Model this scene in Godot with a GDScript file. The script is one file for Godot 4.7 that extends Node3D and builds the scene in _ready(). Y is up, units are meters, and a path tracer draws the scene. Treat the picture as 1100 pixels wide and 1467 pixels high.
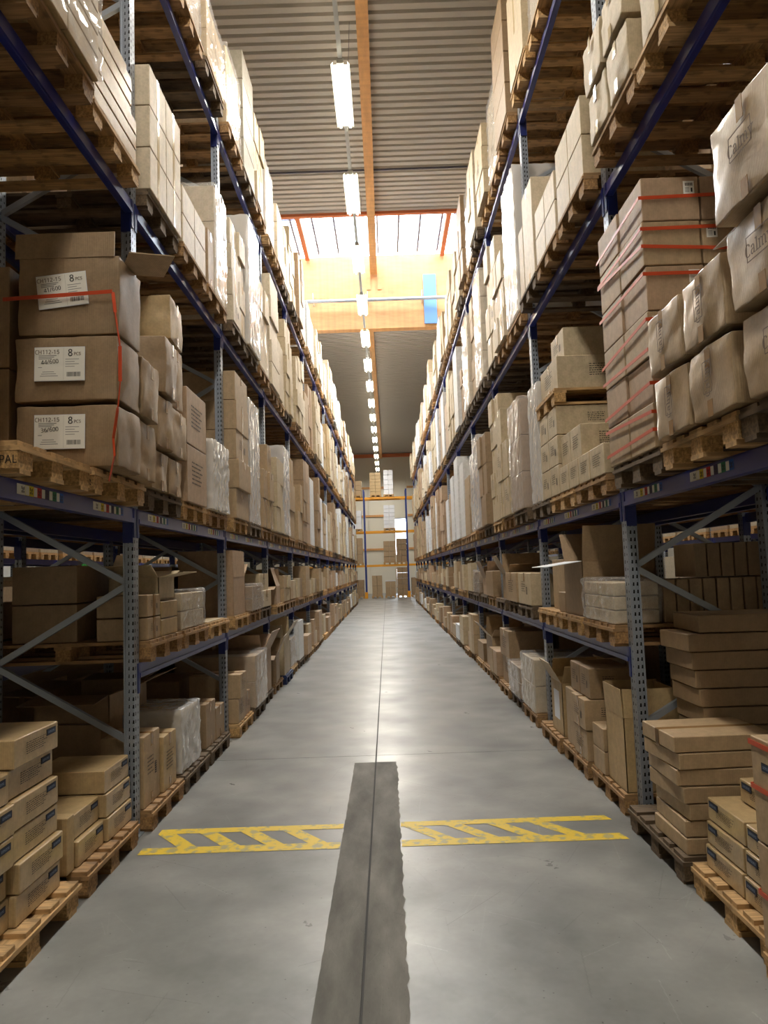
extends Node3D
# Warehouse aisle between two pallet racks. x across the aisle, y up, the aisle runs along -z; d = -z.

const LEVELS := [0.0, 1.13, 2.18, 4.36, 6.646]      # floor and beam tops
const BEAM_H := 0.1
const POST_D := 5.03                                 # depth of the upright beside the yellow hatching
const BAY := 2.8
const FACE := [1.71, 1.628]                          # aisle face of the two racks
const PALLET_H := 0.144

var M := {}
var cache := {}
var names := {}
var far_boxes: Acc
var far_pallets: Acc
var noise := FastNoiseLite.new()


# ---------------------------------------------------------------- mesh collecting
class Acc:
	var v := PackedVector3Array()
	var n := PackedVector3Array()
	var c := PackedColorArray()
	var u := PackedVector2Array()
	var i := PackedInt32Array()
	func quad(a: Vector3, b: Vector3, cc: Vector3, d: Vector3, nn: Vector3, col := Color.WHITE, us := Vector2(1, 1)) -> void:
		# a b c d counter-clockwise seen from the front
		var k := v.size()
		v.append_array(PackedVector3Array([a, b, cc, d]))
		n.append_array(PackedVector3Array([nn, nn, nn, nn]))
		c.append_array(PackedColorArray([col, col, col, col]))
		u.append_array(PackedVector2Array([Vector2(0, us.y), Vector2(us.x, us.y), Vector2(us.x, 0), Vector2(0, 0)]))
		i.append_array(PackedInt32Array([k, k + 2, k + 1, k, k + 3, k + 2]))
	func box(at: Vector3, s: Vector3, b := Basis(), col := Color.WHITE, uvm := 1.0, uvv := 1.0) -> void:
		var h := s * 0.5
		var ax := [Vector3.RIGHT, Vector3.UP, Vector3.BACK]
		for k in 3:
			var a: Vector3 = ax[k]
			var p: Vector3 = ax[(k + 1) % 3]
			var q: Vector3 = ax[(k + 2) % 3]
			if k == 0:
				p = Vector3.FORWARD
				q = Vector3.UP
			elif k == 1:
				p = Vector3.RIGHT
				q = Vector3.FORWARD
			else:
				p = Vector3.RIGHT
				q = Vector3.UP
			for sg in [1.0, -1.0]:
				var nn: Vector3 = a * sg
				var pp: Vector3 = p * sg
				var o: Vector3 = nn * h
				var du: Vector3 = pp * h
				var dv: Vector3 = q * h
				var lu: float = absf(pp.dot(s)) * uvm
				var lv: float = absf(q.dot(s)) * uvv
				quad(at + b * (o - du - dv), at + b * (o + du - dv), at + b * (o + du + dv), at + b * (o - du + dv), (b * nn).normalized(), col, Vector2(lu, lv))
	func bar(a: Vector3, b: Vector3, w: float, t: float, col := Color.WHITE) -> void:
		var z := (b - a).normalized()
		var x := Vector3.UP.cross(z)
		if x.length() < 0.01:
			x = Vector3.RIGHT
		x = x.normalized()
		box((a + b) * 0.5, Vector3(w, t, (b - a).length()), Basis(x, z.cross(x), z), col)
	func tube(a: Vector3, b: Vector3, r: float, seg := 10, col := Color.WHITE) -> void:
		var z := (b - a).normalized()
		var x := Vector3.UP.cross(z)
		if x.length() < 0.01:
			x = Vector3.RIGHT
		x = x.normalized()
		var y := z.cross(x)
		var k0 := v.size()
		for k in seg + 1:
			var t := TAU * k / seg
			var dir := x * cos(t) + y * sin(t)
			v.append_array(PackedVector3Array([a + dir * r, b + dir * r]))
			n.append_array(PackedVector3Array([dir, dir]))
			c.append_array(PackedColorArray([col, col]))
			u.append_array(PackedVector2Array([Vector2(0, 0), Vector2(1, 1)]))
			if k < seg:
				var j := k0 + k * 2
				i.append_array(PackedInt32Array([j, j + 1, j + 2, j + 2, j + 1, j + 3]))
	func mesh() -> ArrayMesh:
		var arr := []
		arr.resize(Mesh.ARRAY_MAX)
		arr[Mesh.ARRAY_VERTEX] = v
		arr[Mesh.ARRAY_NORMAL] = n
		arr[Mesh.ARRAY_COLOR] = c
		arr[Mesh.ARRAY_TEX_UV] = u
		arr[Mesh.ARRAY_INDEX] = i
		var m := ArrayMesh.new()
		m.add_surface_from_arrays(Mesh.PRIMITIVE_TRIANGLES, arr)
		return m


func bmesh(s: Vector3, uvm := 1.0) -> ArrayMesh:
	var key := "b%.3f,%.3f,%.3f,%.2f" % [s.x, s.y, s.z, uvm]
	if not cache.has(key):
		var a := Acc.new()
		a.box(Vector3.ZERO, s, Basis(), Color.WHITE, uvm, uvm)
		cache[key] = a.mesh()
	return cache[key]


# a box with rounded edges, optionally bulged and crumpled (amp, in metres)
func rbox(s: Vector3, r: float, cells := 1, amp := 0.0, bulge := 0.0, sd := 0, freq := 5.0) -> ArrayMesh:
	var key := "r%.3f,%.3f,%.3f,%.3f,%d,%.3f,%.3f,%d,%.1f" % [s.x, s.y, s.z, r, cells, amp, bulge, sd, freq]
	if cache.has(key):
		return cache[key]
	var h := s * 0.5
	var inner := h - Vector3.ONE * r
	var V := PackedVector3Array()
	var N := PackedVector3Array()
	var I := PackedInt32Array()
	var ax := [Vector3.RIGHT, Vector3.UP, Vector3.BACK]
	var ps := [Vector3.FORWARD, Vector3.RIGHT, Vector3.RIGHT]
	var qs := [Vector3.UP, Vector3.FORWARD, Vector3.UP]
	var off := Vector3(sd * 7.31, sd * 3.17, sd * 5.73)
	for k in 3:
		for sg in [1.0, -1.0]:
			var a: Vector3 = ax[k] * sg
			var p: Vector3 = ps[k] * sg
			var q: Vector3 = qs[k]
			var lp := absf(p.dot(h))
			var lq := absf(q.dot(h))
			var tp := PackedFloat32Array([-lp])
			var tq := PackedFloat32Array([-lq])
			for j in cells + 1:
				tp.append(-lp + r + (2 * lp - 2 * r) * j / cells)
				tq.append(-lq + r + (2 * lq - 2 * r) * j / cells)
			tp.append(lp)
			tq.append(lq)
			var k0 := V.size()
			var w := tp.size()
			for y in w:
				for x in w:
					var pos: Vector3 = a * absf(a.dot(h)) + p * tp[x] + q * tq[y]
					var c := pos.clamp(-inner, inner)
					var dir := (pos - c).normalized()
					var o := c + dir * r
					if bulge != 0.0:
						o += a * bulge * (1.0 - pow(tp[x] / lp, 2)) * (1.0 - pow(tq[y] / lq, 2))
					if amp > 0.0:
						var f := pos * freq + off
						o += Vector3(noise.get_noise_3dv(f * 40.0), noise.get_noise_3dv(f * 40.0 + Vector3(91, 0, 0)) * 0.6, noise.get_noise_3dv(f * 40.0 + Vector3(0, 0, 57))) * amp * 2.0
						o += dir * noise.get_noise_3dv(f * 130.0) * amp * 0.6
					V.append(o)
					N.append(dir)
			for y in w - 1:
				for x in w - 1:
					var j := k0 + y * w + x
					I.append_array(PackedInt32Array([j, j + w + 1, j + 1, j, j + w, j + w + 1]))
	if amp > 0.0 or bulge != 0.0:
		for j in N.size():
			N[j] = Vector3.ZERO
		for t in range(0, I.size(), 3):
			var fn := (V[I[t + 2]] - V[I[t]]).cross(V[I[t + 1]] - V[I[t]])
			for e in 3:
				N[I[t + e]] += fn
		for j in N.size():
			N[j] = N[j].normalized()
	var arr := []
	arr.resize(Mesh.ARRAY_MAX)
	arr[Mesh.ARRAY_VERTEX] = V
	arr[Mesh.ARRAY_NORMAL] = N
	arr[Mesh.ARRAY_INDEX] = I
	var m := ArrayMesh.new()
	m.add_surface_from_arrays(Mesh.PRIMITIVE_TRIANGLES, arr)
	cache[key] = m
	return m


# ---------------------------------------------------------------- nodes
func numbered(called: String) -> String:
	if not names.has(called):
		names[called] = 0
		return called
	names[called] += 1
	return "%s_%03d" % [called, names[called]]


func put(called: String, m: Mesh, mat: Material, parent: Node3D, at := Vector3.ZERO, b := Basis()) -> MeshInstance3D:
	var o := MeshInstance3D.new()
	o.mesh = m
	o.material_override = mat
	o.transform = Transform3D(b, at)
	o.name = numbered(called) if parent == self else called
	parent.add_child(o, true)
	return o


func tag(o: Node3D, label: String, category: String, group := "", kind := "") -> Node3D:
	for cut in ["first slot, ", "middle slot, ", "last slot, ", " of the strapped side", ", bay before hatching", ", orange-strap rack"]:
		if label.split(" ").size() > 16:
			label = label.replace(cut, "")
	if label:
		o.set_meta("label", label)
	if category:
		o.set_meta("category", category)
	if group:
		o.set_meta("group", group)
	if kind:
		o.set_meta("kind", kind)
	return o


func thing(called: String, label: String, category: String, at := Vector3.ZERO, turn := 0.0, group := "") -> Node3D:
	var o := Node3D.new()
	o.name = numbered(called)
	add_child(o)
	o.position = at
	o.rotation.y = turn
	tag(o, label, category, group)
	return o


func structure(called: String, m: Mesh, mat: Material, at := Vector3.ZERO) -> MeshInstance3D:
	var o := put(called, m, mat, self, at)
	o.set_meta("kind", "structure")
	return o


func words(t: String, h: float, col: Material, parent: Node3D, at: Vector3, b: Basis, serif := false, called := "lettering") -> void:
	var f := SystemFont.new()
	f.font_names = PackedStringArray(["Droid Serif" if serif else "Droid Sans"])
	var tm := TextMesh.new()
	tm.text = t
	tm.font = f
	tm.font_size = 32
	tm.pixel_size = h / 24.0
	tm.depth = 0.001
	put(called, tm, col, parent, at, b)


# ---------------------------------------------------------------- materials
func mat(col: Color, rough := 0.7, metal := 0.0, tex: Texture2D = null, scale := Vector3.ONE, world := false) -> StandardMaterial3D:
	var m := StandardMaterial3D.new()
	m.albedo_color = col
	m.roughness = rough
	m.metallic = metal
	if tex:
		m.albedo_texture = tex
		m.uv1_triplanar = true
		m.uv1_world_triplanar = world
		m.uv1_scale = scale
		m.uv1_triplanar_sharpness = 8.0
	return m


func seamless(size: int, freq: float, oct: int, sd: int) -> Image:
	var f := FastNoiseLite.new()
	f.seed = sd
	f.frequency = freq
	f.fractal_octaves = oct
	return f.get_seamless_image(size, size, false, false, 0.15)


func g(im: Image, x: int, y: int) -> float:
	return im.get_pixel(x % im.get_width(), y % im.get_height()).r


func make_textures() -> Dictionary:
	var T := {}
	var rng := RandomNumberGenerator.new()
	rng.seed = 4
	var a := seamless(256, 0.012, 4, 1)
	var b := seamless(256, 0.05, 3, 2)
	# cardboard: flutes that show through, faint mottling, fibres
	var card := Image.create(256, 256, false, Image.FORMAT_RGB8)
	var cardh := Image.create(256, 256, false, Image.FORMAT_RGB8)
	var flute := PackedFloat32Array()
	for x in 256:
		flute.append(rng.randf_range(-1, 1))
	for y in 256:
		for x in 256:
			var fl := sin(x * TAU / 8.0)
			var k := 0.93 + 0.1 * (g(a, x, y) - 0.5) + 0.08 * (g(b, x, y) - 0.5) + 0.012 * fl + 0.018 * flute[x] + rng.randf_range(-0.015, 0.015)
			card.set_pixel(x, y, Color(k, k * (0.995 + 0.02 * (g(a, y, x) - 0.5)), k * 0.985))
			var e := 0.5 + 0.16 * fl + 0.5 * (g(a, x, y) - 0.5) + 0.1 * flute[x]
			cardh.set_pixel(x, y, Color(e, e, e))
	T.card = ImageTexture.create_from_image(card)
	T.cardh = ImageTexture.create_from_image(cardh)
	# wood: grain along u, knots, stains
	var w := Image.create(512, 256, false, Image.FORMAT_RGB8)
	var c1 := seamless(512, 0.02, 4, 7)
	for y in 256:
		for x in 512:
			var s := g(c1, x / 6, y * 2)
			var r2 := g(c1, x / 14 + 90, y * 5)
			var st := g(a, x / 2, y)
			var k := 0.80 + 0.22 * (s - 0.5) + 0.26 * (r2 - 0.5) + rng.randf_range(-0.02, 0.02)
			k *= 1.0 - 0.22 * smoothstep(0.55, 0.85, st)
			w.set_pixel(x, y, Color(clampf(k, 0.1, 1), clampf(k * 0.95, 0.1, 1), clampf(k * 0.88, 0.1, 1)))
	T.wood = ImageTexture.create_from_image(w)
	# chipboard of the blocks
	var ch := Image.create(128, 128, false, Image.FORMAT_RGB8)
	for y in 128:
		for x in 128:
			var k := 0.85 + 0.5 * (g(b, x, y) - 0.5) + rng.randf_range(-0.12, 0.12)
			ch.set_pixel(x, y, Color(k, k * 0.95, k * 0.86))
	T.chip = ImageTexture.create_from_image(ch)
	# concrete: burnished patches, fine scratches, specks
	var n := 1024
	var co := Image.create(n, n, false, Image.FORMAT_RGB8)
	var ro := Image.create(n, n, false, Image.FORMAT_RGB8)
	var p1 := seamless(n, 0.004, 3, 11)
	var p2 := seamless(n, 0.02, 4, 12)
	var p3 := seamless(256, 0.09, 2, 13)
	for y in n:
		for x in n:
			var t := g(p1, x, y)
			var t2 := g(p2, x, y)
			var sc := g(p2, x * 2 + 100, y * 2 + 31)
			var k := 0.74 + 0.30 * (t - 0.5) + 0.07 * (t2 - 0.5) + 0.03 * (sc - 0.5) + 0.03 * (g(p3, x, y) - 0.5)
			co.set_pixel(x, y, Color(clampf(k, 0, 1), clampf(k * 0.998, 0, 1), clampf(k * 0.985, 0, 1)))
			var e := clampf(0.66 + 0.08 * (t2 - 0.5) + 0.04 * (g(p3, x, y) - 0.5) - 0.25 * (t - 0.5), 0.2, 1)
			ro.set_pixel(x, y, Color(e, e, e))
	for s in 260:
		var x0 := rng.randf() * n
		var y0 := rng.randf() * n
		var an := rng.randf() * TAU
		var ln := rng.randf_range(10, 120)
		var dk := rng.randf_range(0.86, 1.12)
		for q in int(ln):
			var px := posmod(int(x0 + cos(an) * q), n)
			var py := posmod(int(y0 + sin(an) * q), n)
			var cc := co.get_pixel(px, py)
			co.set_pixel(px, py, Color(cc.r * dk, cc.g * dk, cc.b * dk))
	for s in 500:
		var px := rng.randi() % n
		var py := rng.randi() % n
		co.set_pixel(px, py, Color(0.3, 0.3, 0.3))
	T.concrete = ImageTexture.create_from_image(co)
	T.concrete_rough = ImageTexture.create_from_image(ro)
	# worn floor paint
	var ye := Image.create(256, 256, false, Image.FORMAT_RGB8)
	for y in 256:
		for x in 256:
			var t := g(b, x, y) * 0.6 + g(a, x * 2, y * 2) * 0.4 + rng.randf_range(-0.06, 0.06)
			var wear := smoothstep(0.50, 0.66, t)
			ye.set_pixel(x, y, Color(0.80, 0.68, 0.10).lerp(Color(0.56, 0.55, 0.47), wear * 0.8))
	T.paint = ImageTexture.create_from_image(ye)
	# galvanised upright with its rows of slots: 0.1 m wide, 0.05 m high
	var up := Image.create(64, 32, false, Image.FORMAT_RGB8)
	for y in 32:
		for x in 64:
			var k := 0.80 + 0.12 * (g(b, x * 3, y * 3) - 0.5)
			var sl := absf(x - 17.0 + (y - 16) * 0.12) < 5.0 and absf(y - 16.0) < 7.5
			var hole := Vector2(x - 47, y - 16).length() < 4.6
			up.set_pixel(x, y, Color(0.05, 0.05, 0.06) if sl or hole else Color(k, k * 1.01, k * 1.03))
	T.upright = ImageTexture.create_from_image(up)
	# location strip on the beams: coloured tags, each with a pale field and printed figures
	var st := Image.create(240, 24, false, Image.FORMAT_RGB8)
	var cols := [Color(0.85, 0.85, 0.8), Color(0.85, 0.78, 0.15), Color(0.75, 0.14, 0.12), Color(0.16, 0.12, 0.3), Color(0.1, 0.45, 0.32), Color(0.1, 0.35, 0.7)]
	for k in 6:
		st.fill_rect(Rect2i(k * 40, 0, 40, 24), cols[k])
		st.fill_rect(Rect2i(k * 40 + 1, 1, 17, 22), Color(0.86, 0.86, 0.82))
		for q in 3:
			st.fill_rect(Rect2i(k * 40 + 22 + q * 5, 4 + (q * 3) % 5, 3, 7), Color(0.07, 0.07, 0.07))
			st.fill_rect(Rect2i(k * 40 + 22 + q * 5, 14, 3, 5), Color(0.07, 0.07, 0.07))
	T.strip = ImageTexture.create_from_image(st)
	# white shipping label: ruled fields and a bar code
	var lb := Image.create(256, 176, false, Image.FORMAT_RGB8)
	lb.fill(Color(0.9, 0.89, 0.85))
	var ink := Color(0.25, 0.24, 0.23)
	lb.fill_rect(Rect2i(148, 4, 1, 168), Color(0.65, 0.64, 0.6))
	for q in 3:
		lb.fill_rect(Rect2i(20, 42 + q * 8, 92 - q * 12, 3), ink.lightened(0.15))
	for q in 4:
		lb.fill_rect(Rect2i(158, 62 + q * 13, 70 - (q % 2) * 22, 3), ink.lightened(0.3))
	for q in 3:
		lb.fill_rect(Rect2i(40 - q * 6, 128 + q * 11, 60 + q * 16, 3), ink.lightened(0.3))
	lb.fill_rect(Rect2i(18, 104, 20, 3), ink.lightened(0.3))
	var bx := 166
	while bx < 236:
		var bw := rng.randi_range(1, 3)
		lb.fill_rect(Rect2i(bx, 132, bw, 24), Color(0.08, 0.08, 0.08))
		bx += bw + rng.randi_range(1, 3)
	T.label = ImageTexture.create_from_image(lb)
	# small parcel label
	var sm := Image.create(48, 56, false, Image.FORMAT_RGB8)
	sm.fill(Color(0.9, 0.89, 0.86))
	for q in 5:
		sm.fill_rect(Rect2i(9 + q * 7, 8, 4, 13), Color(0.15, 0.15, 0.15))
	for q in 4:
		sm.fill_rect(Rect2i(8, 28 + q * 6, 18, 2), Color(0.4, 0.4, 0.4))
	sm.fill_rect(Rect2i(33, 30, 7, 18), Color(0.12, 0.12, 0.12))
	T.small = ImageTexture.create_from_image(sm)
	# lines of print on a carton side, with clear ground
	for v in 2:
		var pr := Image.create(128, 96, false, Image.FORMAT_RGBA8)
		pr.fill(Color(0.16, 0.12, 0.1, 0))
		for q in (6 if v == 0 else 5):
			var x := 6
			while x < (112 if v == 0 else 84) - (q * 17) % 30:
				var l := rng.randi_range(3, 11)
				pr.fill_rect(Rect2i(x, 8 + q * 14, l, 5), Color(0.16, 0.12, 0.1, 1))
				x += l + rng.randi_range(2, 4)
		if v == 1:
			pr.fill_rect(Rect2i(96, 40, 24, 44), Color(0.16, 0.12, 0.1, 1))
			for q in 5:
				pr.fill_rect(Rect2i(98, 44 + q * 8, 20, 3), Color(0.16, 0.12, 0.1, 0))
		T["print%d" % v] = ImageTexture.create_from_image(pr)
	# navy badge with pale lettering too small to read
	var bd := Image.create(64, 20, false, Image.FORMAT_RGB8)
	bd.fill(Color(0.08, 0.13, 0.24))
	for q in 7:
		bd.fill_rect(Rect2i(8 + q * 7, 6, 4, 8), Color(0.5, 0.57, 0.66))
		bd.fill_rect(Rect2i(9 + q * 7, 8 + q % 3, 2, 3), Color(0.12, 0.17, 0.28))
	T.badge = ImageTexture.create_from_image(bd)
	return T


func flat_print(t: Texture2D, clear := false) -> StandardMaterial3D:
	var m := StandardMaterial3D.new()
	m.albedo_texture = t
	m.roughness = 0.6
	if clear:
		m.transparency = BaseMaterial3D.TRANSPARENCY_ALPHA_SCISSOR
		m.alpha_scissor_threshold = 0.5
	return m


func make_materials() -> void:
	var T := make_textures()
	var tones := {
		"tan": Color(0.69, 0.59, 0.46), "brown": Color(0.61, 0.51, 0.39), "beige": Color(0.76, 0.69, 0.57), "pale": Color(0.83, 0.77, 0.67),
		"rosy": Color(0.69, 0.58, 0.47), "grey": Color(0.62, 0.59, 0.53), "gold": Color(0.73, 0.625, 0.455)}
	for k in tones:
		var m := mat(tones[k], 0.52, 0.0, T.card, Vector3.ONE * 3.0, true)
		m.heightmap_enabled = true
		m.heightmap_texture = T.cardh
		m.heightmap_scale = 0.12
		m.resource_name = "cardboard_" + k
		M[k] = m
	for k in ["tan", "gold", "brown"]:
		var m2: StandardMaterial3D = M[k].duplicate()
		m2.clearcoat_enabled = true
		m2.clearcoat = 0.8
		m2.clearcoat_roughness = 0.16
		m2.heightmap_scale = 0.12
		m2.resource_name = "cardboard_under_film_" + k
		M[k + "film"] = m2
	M.inside = mat(Color(0.62, 0.49, 0.36), 0.8, 0.0, T.card, Vector3.ONE * 3.0, true)
	M.tape = mat(Color(0.55, 0.42, 0.27), 0.22)
	M.cleartape = mat(Color(0.78, 0.70, 0.55), 0.16)
	for q in [["wood_new", Color(0.86, 0.73, 0.54)], ["wood_mid", Color(0.72, 0.59, 0.43)], ["wood_old", Color(0.46, 0.40, 0.33)]]:
		M[q[0]] = mat(q[1], 0.75, 0.0, T.wood, Vector3(1.6, 3.2, 3.2))
		M[q[0] + "_block"] = mat(q[1] * Color(0.95, 0.93, 0.9), 0.8, 0.0, T.chip, Vector3.ONE * 5.0)
	M.wood_blue = mat(Color(0.10, 0.22, 0.5), 0.6, 0.0, T.wood, Vector3(1.6, 3.2, 3.2))
	M.wood_blue_block = M.wood_blue
	M.beam = mat(Color(0.09, 0.15, 0.46), 0.3)
	M.beam.metallic_specular = 0.6
	M.galv = mat(Color(0.62, 0.65, 0.69), 0.38, 0.55)
	M.upright = mat(Color(0.74, 0.77, 0.81), 0.38, 0.5)
	M.upright.albedo_texture = T.upright
	M.blue = mat(Color(0.06, 0.12, 0.38), 0.4)
	M.strip = flat_print(T.strip)
	M.label = flat_print(T.label)
	M.small = flat_print(T.small)
	M.print0 = flat_print(T.print0, true)
	M.print1 = flat_print(T.print1, true)
	M.badge = flat_print(T.badge)
	M.ink = mat(Color(0.1, 0.09, 0.09), 0.6)
	M.inksoft = mat(Color(0.40, 0.33, 0.27), 0.7)
	M.orange = mat(Color(0.74, 0.27, 0.13), 0.35)
	M.red = mat(Color(0.75, 0.10, 0.08), 0.4)
	var film := mat(Color(0.94, 0.95, 0.97, 0.13), 0.17)
	film.transparency = BaseMaterial3D.TRANSPARENCY_ALPHA
	film.metallic_specular = 0.9
	M.film = film
	var film2 := mat(Color(0.93, 0.94, 0.96, 0.4), 0.22)
	film2.transparency = BaseMaterial3D.TRANSPARENCY_ALPHA
	film2.metallic_specular = 0.9
	M.filmwhite = film2
	var fl := mat(Color(0.66, 0.665, 0.665), 0.52, 0.0, T.concrete, Vector3.ONE * 0.22, true)
	fl.roughness_texture = T.concrete_rough
	M.floor = fl
	var sp := mat(Color(0.54, 0.53, 0.51), 0.8, 0.0, T.concrete, Vector3(0.9, 0.9, 0.25), true)
	sp.uv1_offset = Vector3(0.3, 0.2, 0.1)
	M.ground = sp
	M.joint = mat(Color(0.22, 0.22, 0.22), 0.8)
	M.paint = mat(Color.WHITE, 0.5, 0.0, T.paint, Vector3.ONE * 1.1, true)
	M.deck = mat(Color(0.76, 0.74, 0.71), 0.45, 0.1)
	M.glulam = mat(Color(0.90, 0.67, 0.43), 0.6, 0.0, T.card, Vector3(0.15, 0.7, 0.7))
	M.redwood = mat(Color(0.84, 0.48, 0.30), 0.6)
	M.wall = mat(Color(0.90, 0.88, 0.82), 0.6)
	M.frame = mat(Color(0.42, 0.42, 0.48), 0.5)
	M.pipe = mat(Color(0.75, 0.77, 0.8), 0.3, 0.5)
	M.paleblue = mat(Color(0.46, 0.62, 0.85), 0.6)
	M.yellow = mat(Color(0.88, 0.60, 0.06), 0.4)
	M.rackblue = mat(Color(0.06, 0.18, 0.48), 0.4)
	M.fitting = mat(Color(0.85, 0.86, 0.86), 0.4)
	M.trunk = mat(Color(0.72, 0.74, 0.76), 0.4, 0.2)
	var tube := mat(Color(1, 1, 0.97), 0.4)
	tube.emission_enabled = true
	tube.emission = Color(1.0, 0.97, 0.88)
	tube.emission_energy_multiplier = 12.0
	M.tube = tube
	var glass := mat(Color(0.9, 0.95, 1.0, 0.06), 0.02)
	glass.transparency = BaseMaterial3D.TRANSPARENCY_ALPHA
	M.glass = glass
	var vb := mat(Color.WHITE, 0.55, 0.0, T.card, Vector3.ONE * 3.0, true)
	vb.vertex_color_use_as_albedo = true
	M.far = vb
	M.green = mat(Color(0.15, 0.55, 0.18), 0.5)
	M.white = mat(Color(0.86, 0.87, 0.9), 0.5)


# ---------------------------------------------------------------- where things are
func post_d(k: int) -> float:
	return POST_D + BAY * (k - 1)


func P(side: int, d: float, y: float, w: float) -> Vector3:
	var x: float = FACE[side] + w
	return Vector3(-x if side == 0 else x, y, -d)


const ORD := ["zeroth", "first", "second", "third", "fourth", "fifth", "sixth", "seventh", "eighth"]
const SHELF := ["on floor pallet", "first shelf", "second shelf", "third shelf", "top shelf"]
const SLOT := ["first slot", "middle slot", "last slot"]
const NTH := ["lowest", "second lowest", "third", "fourth", "fifth", "sixth", "seventh", "eighth", "ninth", "tenth", "topmost"]
const RACK := ["white-label rack", "orange-strap rack"]


func place(side: int, bay: int, lev: int, p: int) -> String:
	var b: String = "bay before hatching" if bay == 0 else ORD[bay] + " bay past hatching"
	return "%s, %s, %s, %s" % [SLOT[p], SHELF[lev] if lev else "floor row", b, RACK[side]]


# ---------------------------------------------------------------- pallets
const BOARD_Z := [-0.3275, -0.17, 0.0, 0.17, 0.3275]
const BLOCK_X := [-0.55, 0.0, 0.55]
const BLOCK_Z := [-0.3275, 0.0, 0.3275]

func pallet(side: int, d0: float, y: float, w0: float, look: String, label: String, detailed := true, len := 0.8, turn := 0.0) -> Node3D:
	# 0.8 m along the aisle and 1.2 m into the rack; its parts lie along the node's x
	var at := P(side, d0 + len * 0.5, y, w0 + 0.6)
	var o := thing("euro_pallet", label, "pallet", at, turn, "wooden pallets in the racks")
	var k := len / 0.8
	var mb: Material = M[look]
	var bl: Material = M[look + "_block"]
	if not detailed:
		var a := Acc.new()
		for z in BLOCK_Z:
			for x in BLOCK_X:
				a.box(Vector3(x, 0.061, z * k), Vector3(0.1, 0.078, 0.12))
			a.box(Vector3(0, 0.011, z * k), Vector3(1.2, 0.022, 0.1))
		for x in BLOCK_X:
			a.box(Vector3(x, 0.111, 0), Vector3(0.12, 0.022, len))
		for z in BOARD_Z:
			a.box(Vector3(0, 0.133, z * k), Vector3(1.2, 0.022, 0.13))
		if not cache.has("flatpallet%.2f" % len):
			cache["flatpallet%.2f" % len] = a.mesh()
		put("timber", cache["flatpallet%.2f" % len], mb, o)
		return o
	for j in 5:
		put("top_board", bmesh(Vector3(1.2, 0.022, 0.145 if j % 2 == 0 else 0.1)), mb, o, Vector3(0, 0.133, BOARD_Z[j] * k))
	for x in BLOCK_X:
		put("stringer_board", bmesh(Vector3(len, 0.022, 0.12)), mb, o, Vector3(x, 0.111, 0), Basis(Vector3.UP, PI / 2))
		for z in BLOCK_Z:
			put("block", bmesh(Vector3(0.1, 0.078, 0.14 if z != 0.0 else 0.12)), bl, o, Vector3(x, 0.061, z * k))
	for z in BLOCK_Z:
		put("bottom_board", bmesh(Vector3(1.2, 0.022, 0.1 if z != 0.0 else 0.145)), mb, o, Vector3(0, 0.011, z * k))
	return o


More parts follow.
